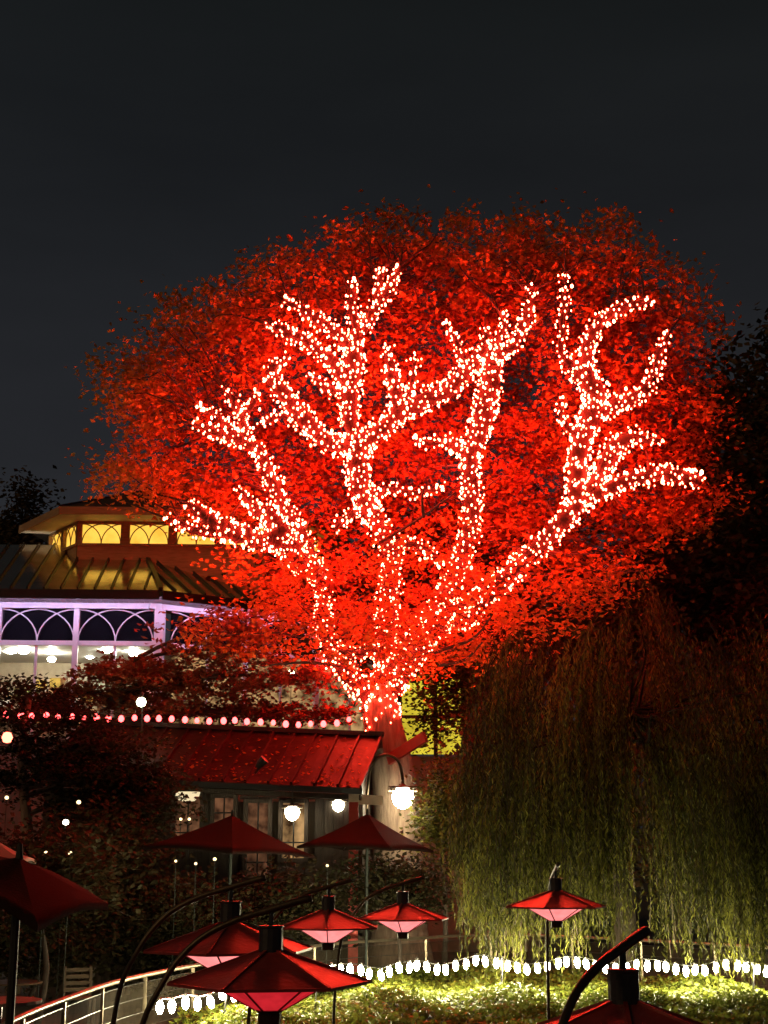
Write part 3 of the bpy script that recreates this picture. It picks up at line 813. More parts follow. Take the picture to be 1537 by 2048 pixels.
# bulbs
IV = []
ph = (1 + 5 ** 0.5) / 2
for a in (-1, 1):
    for b_ in (-ph, ph):
        IV += [(0, a, b_), (a, b_, 0), (b_, 0, a)]
IV = unit(np.array(IV, float))
import itertools
IF = []
ed = min(np.linalg.norm(IV[0] - IV[j]) for j in range(1, 12)) * 1.01
for i, j, k in itertools.combinations(range(12), 3):
    if max(np.linalg.norm(IV[i] - IV[j]), np.linalg.norm(IV[j] - IV[k]), np.linalg.norm(IV[i] - IV[k])) < ed:
        nrm = np.cross(IV[j] - IV[i], IV[k] - IV[i])
        IF.append((i, j, k) if np.dot(nrm, IV[i] + IV[j] + IV[k]) > 0 else (i, k, j))
mb = MB(); mb.add(IV * [1, 1, 1.6], IF)
bulb_proto = mb.build('bulb', 'bulb_red')
nbulb = 0
for gname, (names, label) in GROUPS.items():
    root = empty('string_lights', LIMB_PTS[names[0]][0, :3])
    tag(root, label, 'string lights', 'red-white lights wound on the great tree')
    pts, outw = [], []
    wm = MB()
    for k in names:
        sp = LIMB_PTS[k]
        seg = np.linalg.norm(np.diff(sp[:, :3], axis=0), axis=1)
        s = np.concatenate([[0], np.cumsum(seg)])
        st = 0.0
        if k == 'TR':
            zs = P(765, 1468, 34)[2]
            st = s[np.argmax(sp[:, 2] > zs)]
        ang = random.uniform(0, 6.28)
        q = st; wire_pts = []; cnt = 0
        while q < s[-1]:
            r_ = np.interp(q, s, sp[:, 3])
            c = np.array([np.interp(q, s, sp[:, i]) for i in range(3)])
            c2 = np.array([np.interp(min(q + 0.05, s[-1]), s, sp[:, i]) for i in range(3)])
            t_ = unit((c2 - c + [0, 0, 1e-4])[None])[0]
            a_ = np.cross(t_, [0.3, 0.9, 0.3]); a_ /= np.linalg.norm(a_); b2 = np.cross(t_, a_)
            o_ = math.cos(ang) * a_ + math.sin(ang) * b2
            ro = r_ * 0.78 + 0.02
            wire_pts.append(c + o_ * ro)
            low = c[2] < P(700, 1050, 32)[2]
            keep = 0.80 if low else 0.97
            if random.random() < keep:
                pts.append(c + o_ * (ro + 0.035) + RNG.normal(0, 0.035, 3)); outw.append(o_)
            step = 0.125                       # spacing along the wire
            da = step / max(ro, 0.09)
            ang += da
            pitch = 0.135 if r_ > 0.14 else 0.165
            q += pitch * da / (2 * math.pi)
        # ends carry a loose knot of bulbs
        if k not in ('TR',):
            for _ in range(3):
                pts.append(sp[-1, :3] + RNG.normal(0, 0.05, 3)); outw.append(np.array([0, -1, 0]))
        if len(wire_pts) > 2: wm.tube(wire_pts, 0.009, 3, False)
    wm.build('wire', 'wire', root)
    pts = np.array(pts); outw = np.array(outw)
    size = RNG.uniform(0.0135, 0.0225, len(pts)) * np.where(RNG.random(len(pts)) < 0.14, 1.45, 1.0)
    size[-6:] *= 1.25
    vis = outw[:, 1] < 0.25
    order = np.argsort(-(size * np.where(vis, 1, 0.2)))
    own = set(order[:30].tolist())
    rest, dimmer = MB(), MB()
    for i in range(len(pts)):
        if i in own:
            put(bulb_proto, pts[i], root, 0, (size[i],) * 3)
        else:
            (rest if random.random() < 0.35 else dimmer).add(IV * [1, 1, 1.6] * size[i] + pts[i], IF)
    tag(rest.build('bulb_cluster', 'bulb_red', root), kind='stuff')
    tag(dimmer.build('faint_bulb_cluster', 'bulb_cream', root), kind='stuff')
    nbulb += len(pts)
bpy.data.objects.remove(bulb_proto)

# crown
OUT = np.array([(190, 765), (200, 722), (238, 672), (325, 622), (345, 578), (420, 575), (482, 535), (560, 500), (600, 478), (680, 448), (760, 418), (850, 428), (930, 430), (958, 460),
  (1030, 402), (1090, 425), (1140, 455), (1200, 430), (1262, 415), (1285, 490), (1340, 510), (1400, 590), (1448, 645), (1418, 720), (1425, 850), (1445, 950), (1470, 1010), (1440, 1085),
  (1345, 1120), (1285, 1170), (1205, 1210), (1160, 1260), (1010, 1325), (900, 1345), (800, 1385), (650, 1325), (480, 1310), (340, 1290), (350, 1235), (470, 1190), (420, 1110), (330, 1085), (330, 1035),
  (250, 1000), (160, 985), (205, 930), (222, 880), (208, 800)], float)
def inside(p, poly):
    x, y = p[:, 0], p[:, 1]; c = np.zeros(len(p), bool); j = len(poly) - 1
    for i in range(len(poly)):
        xi, yi = poly[i]; xj, yj = poly[j]
        c ^= ((yi > y) != (yj > y)) & (x < (xj - xi) * (y - yi) / (yj - yi + 1e-9) + xi)
        j = i
    return c
def edge_dist(p, poly):
    d = np.full(len(p), 1e9)
    for i in range(len(poly)):
        a_, b_ = poly[i], poly[(i + 1) % len(poly)]
        ab = b_ - a_; t_ = np.clip(((p - a_) @ ab) / (ab @ ab), 0, 1)
        d = np.minimum(d, np.linalg.norm(p - (a_ + t_[:, None] * ab), axis=1))
    return d
NS = 3100
cand = np.stack([RNG.uniform(150, 1490, 22000), RNG.uniform(390, 1400, 22000)], 1)
cand = cand[inside(cand, OUT)]
ed_ = edge_dist(cand, OUT)
holes_px = [(885, 590, 34), (1055, 770, 46), (1025, 790, 25), (1260, 1080, 40), (1160, 1075, 30), (620, 735, 26), (1340, 850, 30), (600, 880, 30), (1240, 575, 34), (940, 500, 26), (700, 1180, 30), (460, 540, 26), (1200, 1100, 28), (270, 1065, 45), (345, 1075, 40), (420, 1085, 38), (490, 1095, 36), (300, 1130, 36), (380, 1140, 34), (230, 1060, 40)]
keep = RNG.random(len(cand)) < np.clip(0.42 + ed_ / 90, 0, 1)
keep &= ~((cand[:, 1] > 1060) & (RNG.random(len(cand)) < 0.40))
wv = np.sin(cand[:, 0] * 0.071 + 2 * np.sin(cand[:, 1] * 0.021)) * np.sin(cand[:, 1] * 0.083 + 1.5 * np.sin(cand[:, 0] * 0.017))
keep &= ~((wv < -0.15) & (RNG.random(len(cand)) < 0.55))
# irregular lobes: thin the rim by a coarse wave
wave = np.sin(cand[:, 0] * 0.045 + 1.3 * np.sin(cand[:, 1] * 0.03)) * np.sin(cand[:, 1] * 0.052 + 0.8)
keep &= ~((ed_ < 62) & (wave < -0.12) & (RNG.random(len(cand)) < 0.82))
for hx, hy, hr in holes_px:
    keep &= (np.hypot(cand[:, 0] - hx, cand[:, 1] - hy) > hr * RNG.uniform(0.8, 1.15, len(cand))) | ((hx > 560) & (RNG.random(len(cand)) < 0.5))
cand, ed_ = cand[keep][:NS], ed_[keep][:NS]
half = 5.2 * np.sqrt(np.clip(1 - (1 - np.clip(ed_ / 330, 0, 1)) ** 2, 0.02, 1))
depth = RNG.beta(1.0, 1.25, len(cand))
lowc = np.clip((cand[:, 1] - 1040) / 120, 0, 1)
front = np.minimum(half, 1.5 + 0.6 * lowc)
Ys = 32.7 - front + depth * (front + half * 1.0)
for hx, hy, hr in holes_px:
    Ys = np.where((np.hypot(cand[:, 0] - hx, cand[:, 1] - hy) < hr * 1.1) & (hx > 560), 32.7 + half * RNG.uniform(0.75, 1.0, len(cand)), Ys)
scen = np.array([P(x, y, Y) for (x, y), Y in zip(cand, Ys)])
near = np.array([np.min(np.linalg.norm(allp[:, :3] - q, axis=1) - allp[:, 3]) for q in scen])
far_ok = (near > 0.55) | (cand[:, 1] > 1100)
scen, cand, ed_ = scen[far_ok], cand[far_ok], ed_[far_ok]
lc = sprays(scen, 30, 0.36, 0.20)
n = len(lc)
ax, nr = leaf_dirs(n, 0.4, 0.7)
tnt = np.clip(np.repeat(RNG.beta(1.2, 2.2, len(scen)), 30) * 0.8 + np.repeat(np.clip((420 - cand[:, 0]) / 260, 0, 1) * 0.45 + np.clip(1 - ed_ / 130, 0, 1) * np.where((cand[:, 0] < 620) & (cand[:, 1] < 1000), 0.6, np.where(cand[:, 1] < 620, 0.5, 0.3)), 30) + RNG.normal(0, 0.12, n), 0, 1)  # tint also paints the brighter lit rim and left side into the leaf colour
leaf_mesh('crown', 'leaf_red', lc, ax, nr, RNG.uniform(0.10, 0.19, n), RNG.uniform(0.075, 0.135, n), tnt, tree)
# fine bare branches between limbs and tufts
tw = MB()
for i in RNG.choice(len(scen), 520, replace=False):
    e_ = scen[i]
    d = np.linalg.norm((allp[:, :3] - e_) * [1, 1, 1.0], axis=1) + np.where(allp[:, 2] > e_[2] + 0.3, 2.5, 0) + RNG.uniform(0, 1.6, len(allp))
    s_ = allp[int(np.argmin(d)), :3]
    if np.linalg.norm(e_ - s_) > 5: continue
    mid = (s_ + e_) / 2 + RNG.normal(0, 0.18, 3) + [0, 0, 0.12]
    tw.tube([s_, (s_ * 0.6 + mid * 0.4) + RNG.normal(0, 0.05, 3), mid, (mid + e_) / 2 + RNG.normal(0, 0.08, 3), e_], [0.030, 0.025, 0.019, 0.013, 0.006], 4, False)
for pl in ([(760, 1085, 31.6), (800, 1062, 31.2), (850, 1030, 31), (912, 985, 30.9)], [(848, 1035, 31), (845, 1000, 30.9), (850, 970, 30.8)], [(850, 1310, 32.5), (900, 1295, 31.6), (950, 1275, 31), (985, 1230, 30.6)], [(700, 1335, 33, ), (620, 1325, 31.8), (540, 1330, 31)], [(880, 1330, 32), (930, 1320, 31.5), (965, 1285, 31)]):
    q = smooth_path([P(*r_) for r_ in pl], 3)
    tw.tube(q, np.linspace(0.05, 0.02, len(q)).tolist(), 5, False)
tag(tw.build('twigs', 'twig', tree), kind='stuff')

# ------------------------------------------------------------------ other trees
def blob_tree(name, label, cat, cx, cy, Y, wpx, hpx, n, mat, leaf, group=None, per=24, base_px=None, tuft=0.55, trunk_r=0.22, conic=False, mat_trunk='twig'):
    c = P(cx, cy, Y); rx, rz = wpx / 2 * pxm(Y), hpx / 2 * pxm(Y)
    root = empty(name, (c[0], c[1], 0))
    k = n // per
    d = unit(RNG.normal(0, 1, (k, 3))) * (RNG.random((k, 1)) ** 0.42)
    if conic:
        zz = RNG.random(k) ** 1.3 * 2 - 1
        rad = np.clip((1 - zz) / 2, 0.03, 1) * RNG.random(k) ** 0.5
        az = RNG.uniform(0, 6.283, k)
        d = np.stack([np.cos(az) * rad, np.sin(az) * rad, zz], 1)
    lob = 1 + 0.22 * np.sin(d[:, 0] * 5 + cx) * np.sin(d[:, 2] * 6 + cy) + RNG.normal(0, 0.07, k)
    cen = c + d * lob[:, None] * np.array([rx, min(rx, 4.5), rz])
    lc = sprays(cen, per, leaf * 2.6, leaf * 1.5)
    lc = lc[lc[:, 2] > 0.05]
    ax, nr = leaf_dirs(len(lc), 0.4, 0.6)
    tint = np.clip(RNG.beta(1.3, 2.0, len(lc)) + 0.25 * np.sin(lc[:, 0] * 2.1) * np.sin(lc[:, 2] * 2.7), 0, 1)
    leaf_mesh('crown', mat, lc, ax, nr, RNG.uniform(0.75, 1.35, len(lc)) * leaf, RNG.uniform(0.5, 0.9, len(lc)) * leaf, tint, root)
    m = MB()
    top = c[2] + rz * 0.55
    tp = [(c[0], c[1], 0), (c[0] + 0.1 * rx, c[1], c[2] * 0.4), (c[0] - 0.05 * rx, c[1], c[2] * 0.8), (c[0], c[1], top)]
    m.tube(smooth_path(tp, 3), np.linspace(trunk_r, trunk_r * 0.25, 10).tolist(), 8)
    m.build('trunk', 'twig', root, True)
    m = MB()
    for i in RNG.choice(len(cen), min(26, len(cen)), replace=False):
        s_ = np.array([c[0], c[1], max(0.3, min(top, cen[i, 2] - 0.25 * rz))])
        m.tube([s_, (s_ + cen[i]) / 2 + RNG.normal(0, 0.1, 3), cen[i]], [trunk_r * 0.3, trunk_r * 0.18, 0.012], 4, False)
    tag(m.build('branches', mat_trunk, root), kind='stuff')
    tag(root, label, cat, group)
    return root
G_R = 'dark trees behind the willow'
blob_tree('broadleaf_tree', 'tall dark tree at the right edge, behind the red crown', 'tree', 1530, 980, 46, 460, 680, 17000, 'leaf_far', 0.30, G_R, trunk_r=0.4)
blob_tree('broadleaf_tree', 'dark brownish tree right of the red crown, above the willow', 'tree', 1400, 1160, 42, 330, 330, 9000, 'leaf_far', 0.24, G_R, trunk_r=0.3)
blob_tree('broadleaf_tree', 'low dark tree between the red crown and the willow top', 'tree', 1230, 1300, 39, 300, 260, 7000, 'leaf_far', 0.20, G_R, trunk_r=0.2)
blob_tree('broadleaf_tree', 'dark round tree low at the far right edge', 'tree', 1560, 1330, 40, 320, 380, 8000, 'leaf_far', 0.22, G_R, trunk_r=0.3)
blob_tree('broadleaf_tree', 'dark tree seen through the willow strands', 'tree', 1330, 1560, 36, 420, 460, 9000, 'leaf_far', 0.22, G_R, trunk_r=0.2)
blob_tree('broadleaf_tree', 'dark tree behind the willow at its left side', 'tree', 1060, 1560, 37, 260, 380, 6000, 'leaf_far', 0.22, G_R, trunk_r=0.2)
blob_tree('broadleaf_tree', 'dark tree behind the willow at the right edge', 'tree', 1570, 1660, 36, 320, 420, 7000, 'leaf_far', 0.22, G_R, trunk_r=0.2)
blob_tree('broadleaf_tree', 'dark mass of a tree directly behind the red crown', 'tree', 900, 1200, 45, 800, 420, 14000, 'leaf_far', 0.30, G_R, trunk_r=0.3)
G_L = 'far trees left of the pavilion'
blob_tree('conifer_tree', 'pointed dark conifer far behind the pavilion at left', 'tree', 48, 1105, 75, 62, 230, 3600, 'leaf_far', 0.30, G_L, conic=True)
blob_tree('conifer_tree', 'shorter dark conifer at the far left edge', 'tree', 14, 1130, 78, 70, 200, 3600, 'leaf_far', 0.32, G_L, conic=True)
blob_tree('broadleaf_tree', 'dark hazy treetop far behind, just left of the upper windows', 'tree', 85, 1180, 72, 110, 170, 3000, 'leaf_far', 0.32, G_L)
# dark red maple in front of the pavilion: flat tiers of leaves
def tier_tree(name, label, root_px, Y, tiers, n_per, mat, leaf, group=None):
    b0 = P(root_px[0], root_px[1], Y); root = empty(name, (b0[0], b0[1], 0))
    m = MB(); tall = P(root_px[0], root_px[1], Y)
    m.tube(smooth_path([(b0[0], b0[1], 0), (b0[0] + 0.15, b0[1], tall[2] * 0.45), (b0[0] - 0.1, b0[1], tall[2] * 0.8), tall], 3), np.linspace(0.16, 0.05, 10).tolist(), 8)
    m.build('trunk', 'bark', root, True)
    br = MB(); cs = []
    for (tx, ty, tw_, th_, dy) in tiers:
        c = P(tx, ty, Y + dy); s_ = np.array([b0[0], b0[1], max(0.5, min(tall[2], c[2] - 0.35))])
        br.tube(smooth_path([s_, (s_ + c) / 2 + [0, 0, 0.15], c], 3), [0.06, 0.055, 0.05, 0.045, 0.035, 0.028, 0.02][:7], 5, False)
        k = max(4, int(n_per * tw_ / 100))
        u = RNG.normal(0, 0.42, (k, 3)) * np.array([tw_ * pxm(Y) / 1.7, tw_ * pxm(Y) / 2.0, th_ * pxm(Y) / 1.6])
        cs.append(c + u - np.array([0, 0, 0.10]) * (u[:, :1] / (tw_ * pxm(Y) / 2 + 0.01)) ** 2)
    tag(br.build('branches', 'twig', root), kind='stuff')
    cs = np.vstack(cs); lc = sprays(cs, 16, 0.16, 0.07)
    ax, nr = leaf_dirs(len(lc), 0.35, 0.45)
    leaf_mesh('crown', mat, lc, ax, nr, RNG.uniform(0.7, 1.3, len(lc)) * leaf, RNG.uniform(0.5, 0.85, len(lc)) * leaf, np.clip(RNG.beta(1.3, 2, len(lc)), 0, 1), root)
    tag(root, label, 'tree', group)
G_M = 'dark red maples before the pavilion'
tier_tree('maple_tree', 'dark red layered maple in front of the pavilion windows', (250, 1330, 30), 34,
          [(450, 1255, 190, 50, -1), (300, 1340, 150, 36, 0), (450, 1300, 230, 60, 0), (220, 1345, 160, 40, -.5), (330, 1360, 260, 50, 0), (160, 1385, 120, 36, 0), (250, 1395, 180, 40, .5), (420, 1370, 220, 70, .6), (330, 1420, 200, 40, 0), (470, 1420, 180, 50, 1), (100, 1420, 160, 36, 0), (540, 1350, 150, 60, 0), (640, 1350, 120, 40, 0), (560, 1425, 170, 36, .8), (660, 1425, 110, 30, .8)], 30, 'leaf_maple', 0.15, G_M)
tier_tree('maple_tree', 'dark maple at the left edge below the lilac windows', (60, 1400, 26), 30,
          [(30, 1375, 170, 40, 0), (90, 1410, 200, 44, .4), (10, 1440, 160, 40, -.5), (150, 1450, 220, 44, 0), (60, 1490, 220, 56, 0), (190, 1500, 200, 56, .5), (110, 1545, 220, 56, 0), (250, 1560, 200, 50, 0), (240, 1500, 180, 50, 0), (300, 1545, 120, 44, 0), (20, 1560, 160, 60, 0), (200, 1600, 260, 40, 0)], 26, 'leaf_dark', 0.12, G_M)
G_S = 'dark shrubs on the terrace'
for i, (cx, cy, Y, w_, h_, n_, lab) in enumerate([
    (190, 1690, 28.5, 260, 150, 5000, 'dark leafy shrub left of the first red parasol'),
    (90, 1760, 24, 260, 170, 5000, 'dark shrub behind the big red parasol at left'),
    (330, 1830, 28.6, 260, 150, 4500, 'dark shrub under the left red parasol'),
    (560, 1810, 29.5, 260, 140, 4500, 'dark shrub between the two red parasols, low down'),
    (790, 1770, 30.5, 200, 110, 4200, 'dark shrub under the right red parasol beside the willow'),
    (60, 1880, 27.5, 330, 170, 5200, 'low dark shrub at the left behind the slatted chairs'),
    (330, 1895, 29.6, 300, 120, 4200, 'low dark shrub against the lodge foot under the parasol'),
    (270, 1600, 29.8, 140, 110, 2600, 'leafy shrub before the left end of the lodge'),
    ]):
    blob_tree('shrub', lab, 'shrub', cx, cy, Y, w_, h_, n_, 'leaf_dark', 0.12, G_S, per=20, trunk_r=0.06)
blob_tree('climbing_shrub', 'shrub with yellow-lit leaves in front of the yellow house', 'shrub', 885, 1410, 40.5, 135, 190, 2000, 'leaf_willow', 0.15, None, per=10, trunk_r=0.03)
blob_tree('climbing_shrub', 'yellow-green shrub right of the trunk below the yellow house', 'shrub', 885, 1620, 32, 90, 220, 2600, 'leaf_willow', 0.11, None, per=14, trunk_r=0.07)

# ------------------------------------------------------------------ weeping willow
WY = 25.6
wb = P(1240, 1900, WY + 2.6)
will = empty('willow_tree', (wb[0], wb[1], 0))
tag(will, 'weeping willow hanging over the white light string at right', 'tree')
m = MB()
wt = P(1250, 1420, WY + 1.6)
m.tube(smooth_path([(wb[0], wb[1], 0), (wb[0] + 0.1, wb[1], 1.6), (wb[0] - 0.05, wb[1] + 0.2, 3.2), wt], 4), np.linspace(0.28, 0.14, 13).tolist(), 10)
m.build('trunk', 'willow_bark', will, True)
strand_c, strand_ax, tintl = [], [], []
limbs_w = MB(); stems = MB()
bunches = []
for i in range(154):
    x = 942 + 34 * (i % 22) + RNG.normal(0, 6)
    top = 1262 + 0.00105 * abs(x - 1290) ** 2.0 * 0.9 + RNG.normal(0, 18) + 34 * math.sin(x * 0.023)
    if x < 960: top = 1380 + (960 - x) * 1.8 + RNG.uniform(0, 100)
    top += (i // 22) / 7 * 330 + RNG.uniform(-30, 60) - 20
    Y = WY + RNG.uniform(-1.3, 3.4) * math.sqrt(max(0.1, 1 - ((x - 1270) / 430) ** 2))
    bot = RNG.uniform(1830, 1970) if x > 950 else RNG.uniform(1740, 1850)
    if RNG.random() < 0.30: bot = top + (bot - top) * RNG.uniform(0.45, 0.85)
    bunches.append((x, top, Y, bot))
for bi, (x, top, Y, bot) in enumerate(bunches):
    p0 = P(x, top, Y)
    if bi % 5 == 0:
        limbs_w.tube(smooth_path([wt, wt * 0.7 + p0 * 0.3 + RNG.normal(0, 0.12, 3) - [0, 0, 0.2], wt * 0.35 + p0 * 0.65 + RNG.normal(0, 0.12, 3), p0 - [0, 0, 0.1]], 4), np.linspace(0.042, 0.014, 13).tolist(), 5, False)
    zb = P(x, bot, Y)[2]
    tb = RNG.normal(0, 0.28)
    for s in range(int(RNG.integers(9, 18))):
        st = p0 + RNG.normal(0, 1, 3) * [0.10, 0.14, 0.20]
        ln = max(0.6, (st[2] - zb) * RNG.uniform(0.72, 1.04))
        out_dir = np.array([math.copysign(1, x - 1270) * 0.16, -0.12, 0]) + RNG.normal(0, 0.08, 3) * [1, 1, 0]
        ph1, ph2 = RNG.uniform(0, 6.28, 2); am = RNG.uniform(0.03, 0.08)
        sp_ = 0.058
        k = int(ln / sp_)
        tt = np.arange(k) * sp_
        pos = st + np.outer(1 - np.exp(-tt / 0.5), out_dir) * 1.6 + np.stack([am * np.sin(tt * 2.1 + ph1), am * np.sin(tt * 1.7 + ph2), -tt], 1)
        if s % 2 == 0: stems.tube(pos[::7] if k > 15 else pos[::3], 0.006, 3, False)
        pos = pos + RNG.normal(0, 0.018, pos.shape)
        axd = np.stack([RNG.normal(0, 0.42, k), RNG.normal(0, 0.42, k), -np.ones(k)], 1)
        strand_c.append(pos); strand_ax.append(axd); tintl.append(np.clip(RNG.beta(1.0, 2.6, k) + tb, 0, 1))
tag(limbs_w.build('limbs', 'willow_bark', will), kind='stuff')
tag(stems.build('hanging_stems', 'twig', will), kind='stuff')
sc_, sa_, ti_ = np.vstack(strand_c), np.vstack(strand_ax), np.concatenate(tintl)
ok = sc_[:, 2] > 0.12
sc_, sa_, ti_ = sc_[ok], sa_[ok], ti_[ok]
nrm = unit(np.stack([RNG.normal(0, 0.8, len(sc_)), -np.ones(len(sc_)) * 0.6, RNG.normal(0, 0.3, len(sc_))], 1))
leaf_mesh('foliage', 'leaf_willow', sc_, sa_, nrm, RNG.uniform(0.10, 0.17, len(sc_)), RNG.uniform(0.020, 0.034, len(sc_)), ti_, will)

# ------------------------------------------------------------------ railing
rail = empty('railing', rail_top[20] * [1, 1, 0])
tag(rail, 'curving metal railing with wire mesh along the terrace edge', 'railing')
m = MB(); m.tube(rail_top, 0.032, 8); m.build('top_rail', 'steel', rail, True)
dist = np.concatenate([[0], np.cumsum(np.linalg.norm(np.diff(rail_top, axis=0), axis=1))])
ri = lambda s_: np.array([np.interp(s_, dist, rail_top[:, i]) for i in range(3)])
s_ = 0.4; posts = []
while s_ < dist[-1]:
    posts.append(s_); s_ += 1.85
for s_ in posts:
    p = ri(s_); m = MB(); m.box((p[0], p[1], 0.485), (0.045, 0.045, 0.97)); m.build('post', 'steel', rail)
for a_, b_ in zip(posts[:-1], posts[1:]):
    m = MB(); k = 4
    q = [ri(a_ + (b_ - a_) * (j + 0.06) / (k + 0.12)) for j in range(k + 1)]
    for j in range(k):
        m.quad((*q[j][:2], 0.10), (*q[j + 1][:2], 0.10), (*q[j + 1][:2], 0.90), (*q[j][:2], 0.90))
    m.build('mesh_panel', 'wire_mesh', rail)
    for zz in (0.10, 0.30, 0.50, 0.70, 0.905):
        m = MB(); m.tube([(*p[:2], zz) for p in q], 0.007, 4, False); m.build('wire', 'black_metal', rail)

# ------------------------------------------------------------------ ivy bank in front of the railing
def bank_h(x, y):
    return 0.26 + 0.10 * np.sin(x * 1.3 + 0.6 * y) * np.sin(y * 1.1) + 0.07 * np.sin(x * 3.1 + 1.7) + 0.05 * np.sin(y * 2.7 + x)
xs_ = np.linspace(-9, 13, 90); ys_ = np.linspace(10.5, 28, 70)
yr = np.array([np.interp(x, rail_top[np.argsort(rail_top[:, 0]), 0], rail_top[np.argsort(rail_top[:, 0]), 1]) for x in xs_])
g = MB(); vs = []
for i, x in enumerate(xs_):
    for j in range(40):
        y = 9.5 + (max(yr[i] - 0.25, 9.8) - 9.5) * j / 39
        vs.append((x, y, bank_h(x, y) - 0.06 if 0 < j < 39 else -0.05))
fs = [(i * 40 + j, (i + 1) * 40 + j, (i + 1) * 40 + j + 1, i * 40 + j + 1) for i in range(len(xs_) - 1) for j in range(39)]
g.add(vs, fs)
tag(g.build('planting_bed', 'soil', None, True), kind='structure')
n = 125000
ly = RNG.uniform(11, 31.5, n); lx = RNG.uniform(-0.30, 0.30, n) * ly * 1.02
lim = np.interp(lx, xs_, yr) - 0.22
ok = (ly < lim) & ((lx > -3.2) | (RNG.random(n) < 0.5))
lx, ly = lx[ok], ly[ok]
clump = 0.10 * np.maximum(0, np.sin(lx * 2.3 + np.sin(ly * 1.9)) * np.sin(ly * 2.1 + 1))
lz_ = bank_h(lx, ly) + RNG.uniform(-0.05, 0.09, len(lx)) + clump * RNG.uniform(0.2, 1.8, len(lx))
ax, nr = leaf_dirs(len(lx), 0.25, 1.1)
ivy = leaf_mesh('ground_cover', 'leaf_ivy', np.stack([lx, ly, lz_], 1), ax, nr, RNG.uniform(0.06, 0.12, len(lx)), RNG.uniform(0.05, 0.09, len(lx)), RNG.beta(1.3, 1.8, len(lx)))
tag(ivy, 'ivy-like leafy ground cover under the white light string', 'ground cover', kind='stuff')

# ------------------------------------------------------------------ white light string on stakes
GP = [(318, 2014), (345, 2012), (372, 2004), (400, 2008), (425, 2000), (448, 1988), (470, 1992), (520, 1984), (580, 1972), (640, 1950), (680, 1940), (718, 1940), (757, 1950), (800, 1936), (840, 1932), (880, 1943), (905, 1936), (935, 1926), (966, 1921), (1001, 1928), (1053, 1940), (1089, 1936),
      (1122, 1926), (1153, 1924), (1182, 1930), (1219, 1938), (1250, 1936), (1285, 1929), (1315, 1931), (1347, 1940), (1397, 1944), (1443, 1931), (1488, 1932), (1526, 1944), (1570, 1938), (1620, 1946)]
GZ = 0.76
def gp(px):
    y = np.interp(px, [q[0] for q in GP], [q[1] for q in GP])
    yb = np.interp(px, [318, 500, 680, 900, 1600], [2006, 1976, 1944, 1934, 1938])    # plan position follows the mean line
    p = at_z(px, yb, GZ)
    return P(px, y, p[1])
gl = empty('white_string_lights', gp(900) * [1, 1, 0])
tag(gl, 'wavy string of bright white bulbs on stakes before the railing', 'string lights')
wpts = [gp(x) + [0, 0, 0.10] for x in range(318, 1621, 12)]
m = MB(); m.tube(wpts, 0.010, 4, False); m.build('cable', 'black_metal', gl)
mb = MB(); mb.lathe((0, 0, 0), [(0.0, -0.09), (0.030, -0.075), (0.047, -0.03), (0.049, 0.03), (0.034, 0.065), (0.02, 0.085)], 8)
pb = mb.build('bulb', 'bulb_white', None, True)
mb = MB(); mb.lathe((0, 0, 0), [(0.022, 0.08), (0.024, 0.12), (0.0, 0.125)], 6); ps = mb.build('socket', 'black_metal')
x = 320.0
while x < 1620:
    p = gp(x) + RNG.normal(0, 0.012, 3)
    b_ = put(pb, p, gl); b_.rotation_euler = (RNG.normal(0, 0.12), RNG.normal(0, 0.12), 0)
    c_ = put(ps, p, gl); 
    x += 19.6 * (1.25 if x < 640 else 1.0) * RNG.uniform(0.9, 1.1)
bpy.data.objects.remove(pb); bpy.data.objects.remove(ps)
for x in (455, 636, 1005, 1245, 1506):
    p = gp(x); m = MB(); m.tube([(p[0] - 0.05, p[1] - 0.1, 0), (p[0], p[1] - 0.02, p[2] + 0.14)], 0.018, 6); m.build('stake', 'black_metal', gl)

# ------------------------------------------------------------------ red bulb string above the lodge roof
FP = [(-40, 1428), (15, 1429), (65, 1432), (190, 1434), (240, 1437), (318, 1438), (420, 1441), (500, 1444), (600, 1449), (660, 1449), (700, 1440), (735, 1430)]
def fp(px):
    y = np.interp(px, [q[0] for q in FP], [q[1] for q in FP])
    return P(px, y, 29.6 + (px - 0) / 740 * 3.0)
fs_ = empty('red_bulb_string', fp(400) * [1, 1, 0])
tag(fs_, 'straight row of pink-red globe bulbs strung above the lodge roof', 'string lights')
m = MB(); m.tube([fp(x) + [0, 0, 0.10 + 0.02 * math.sin(x * 0.25)] for x in range(-40, 736, 8)], 0.010, 4, False); m.build('cable', 'wire', fs_)
mb = MB(); mb.lathe((0, 0, 0), [(0.0, -0.07), (0.045, -0.05), (0.062, 0.0), (0.045, 0.045), (0.02, 0.07)], 9); pb = mb.build('bulb', 'bulb_pink', None, True)
mb = MB(); mb.lathe((0, 0, 0), [(0.022, 0.06), (0.022, 0.105), (0.0, 0.11)], 6); ps = mb.build('socket', 'black_metal')
x = -10.0
while x < 715:
    p = fp(x) + RNG.normal(0, 0.012, 3)
    put(pb, p, fs_, 0, (RNG.uniform(0.88, 1.12),) * 3); put(ps, p, fs_)
    x += 25.3
bpy.data.objects.remove(pb); bpy.data.objects.remove(ps)
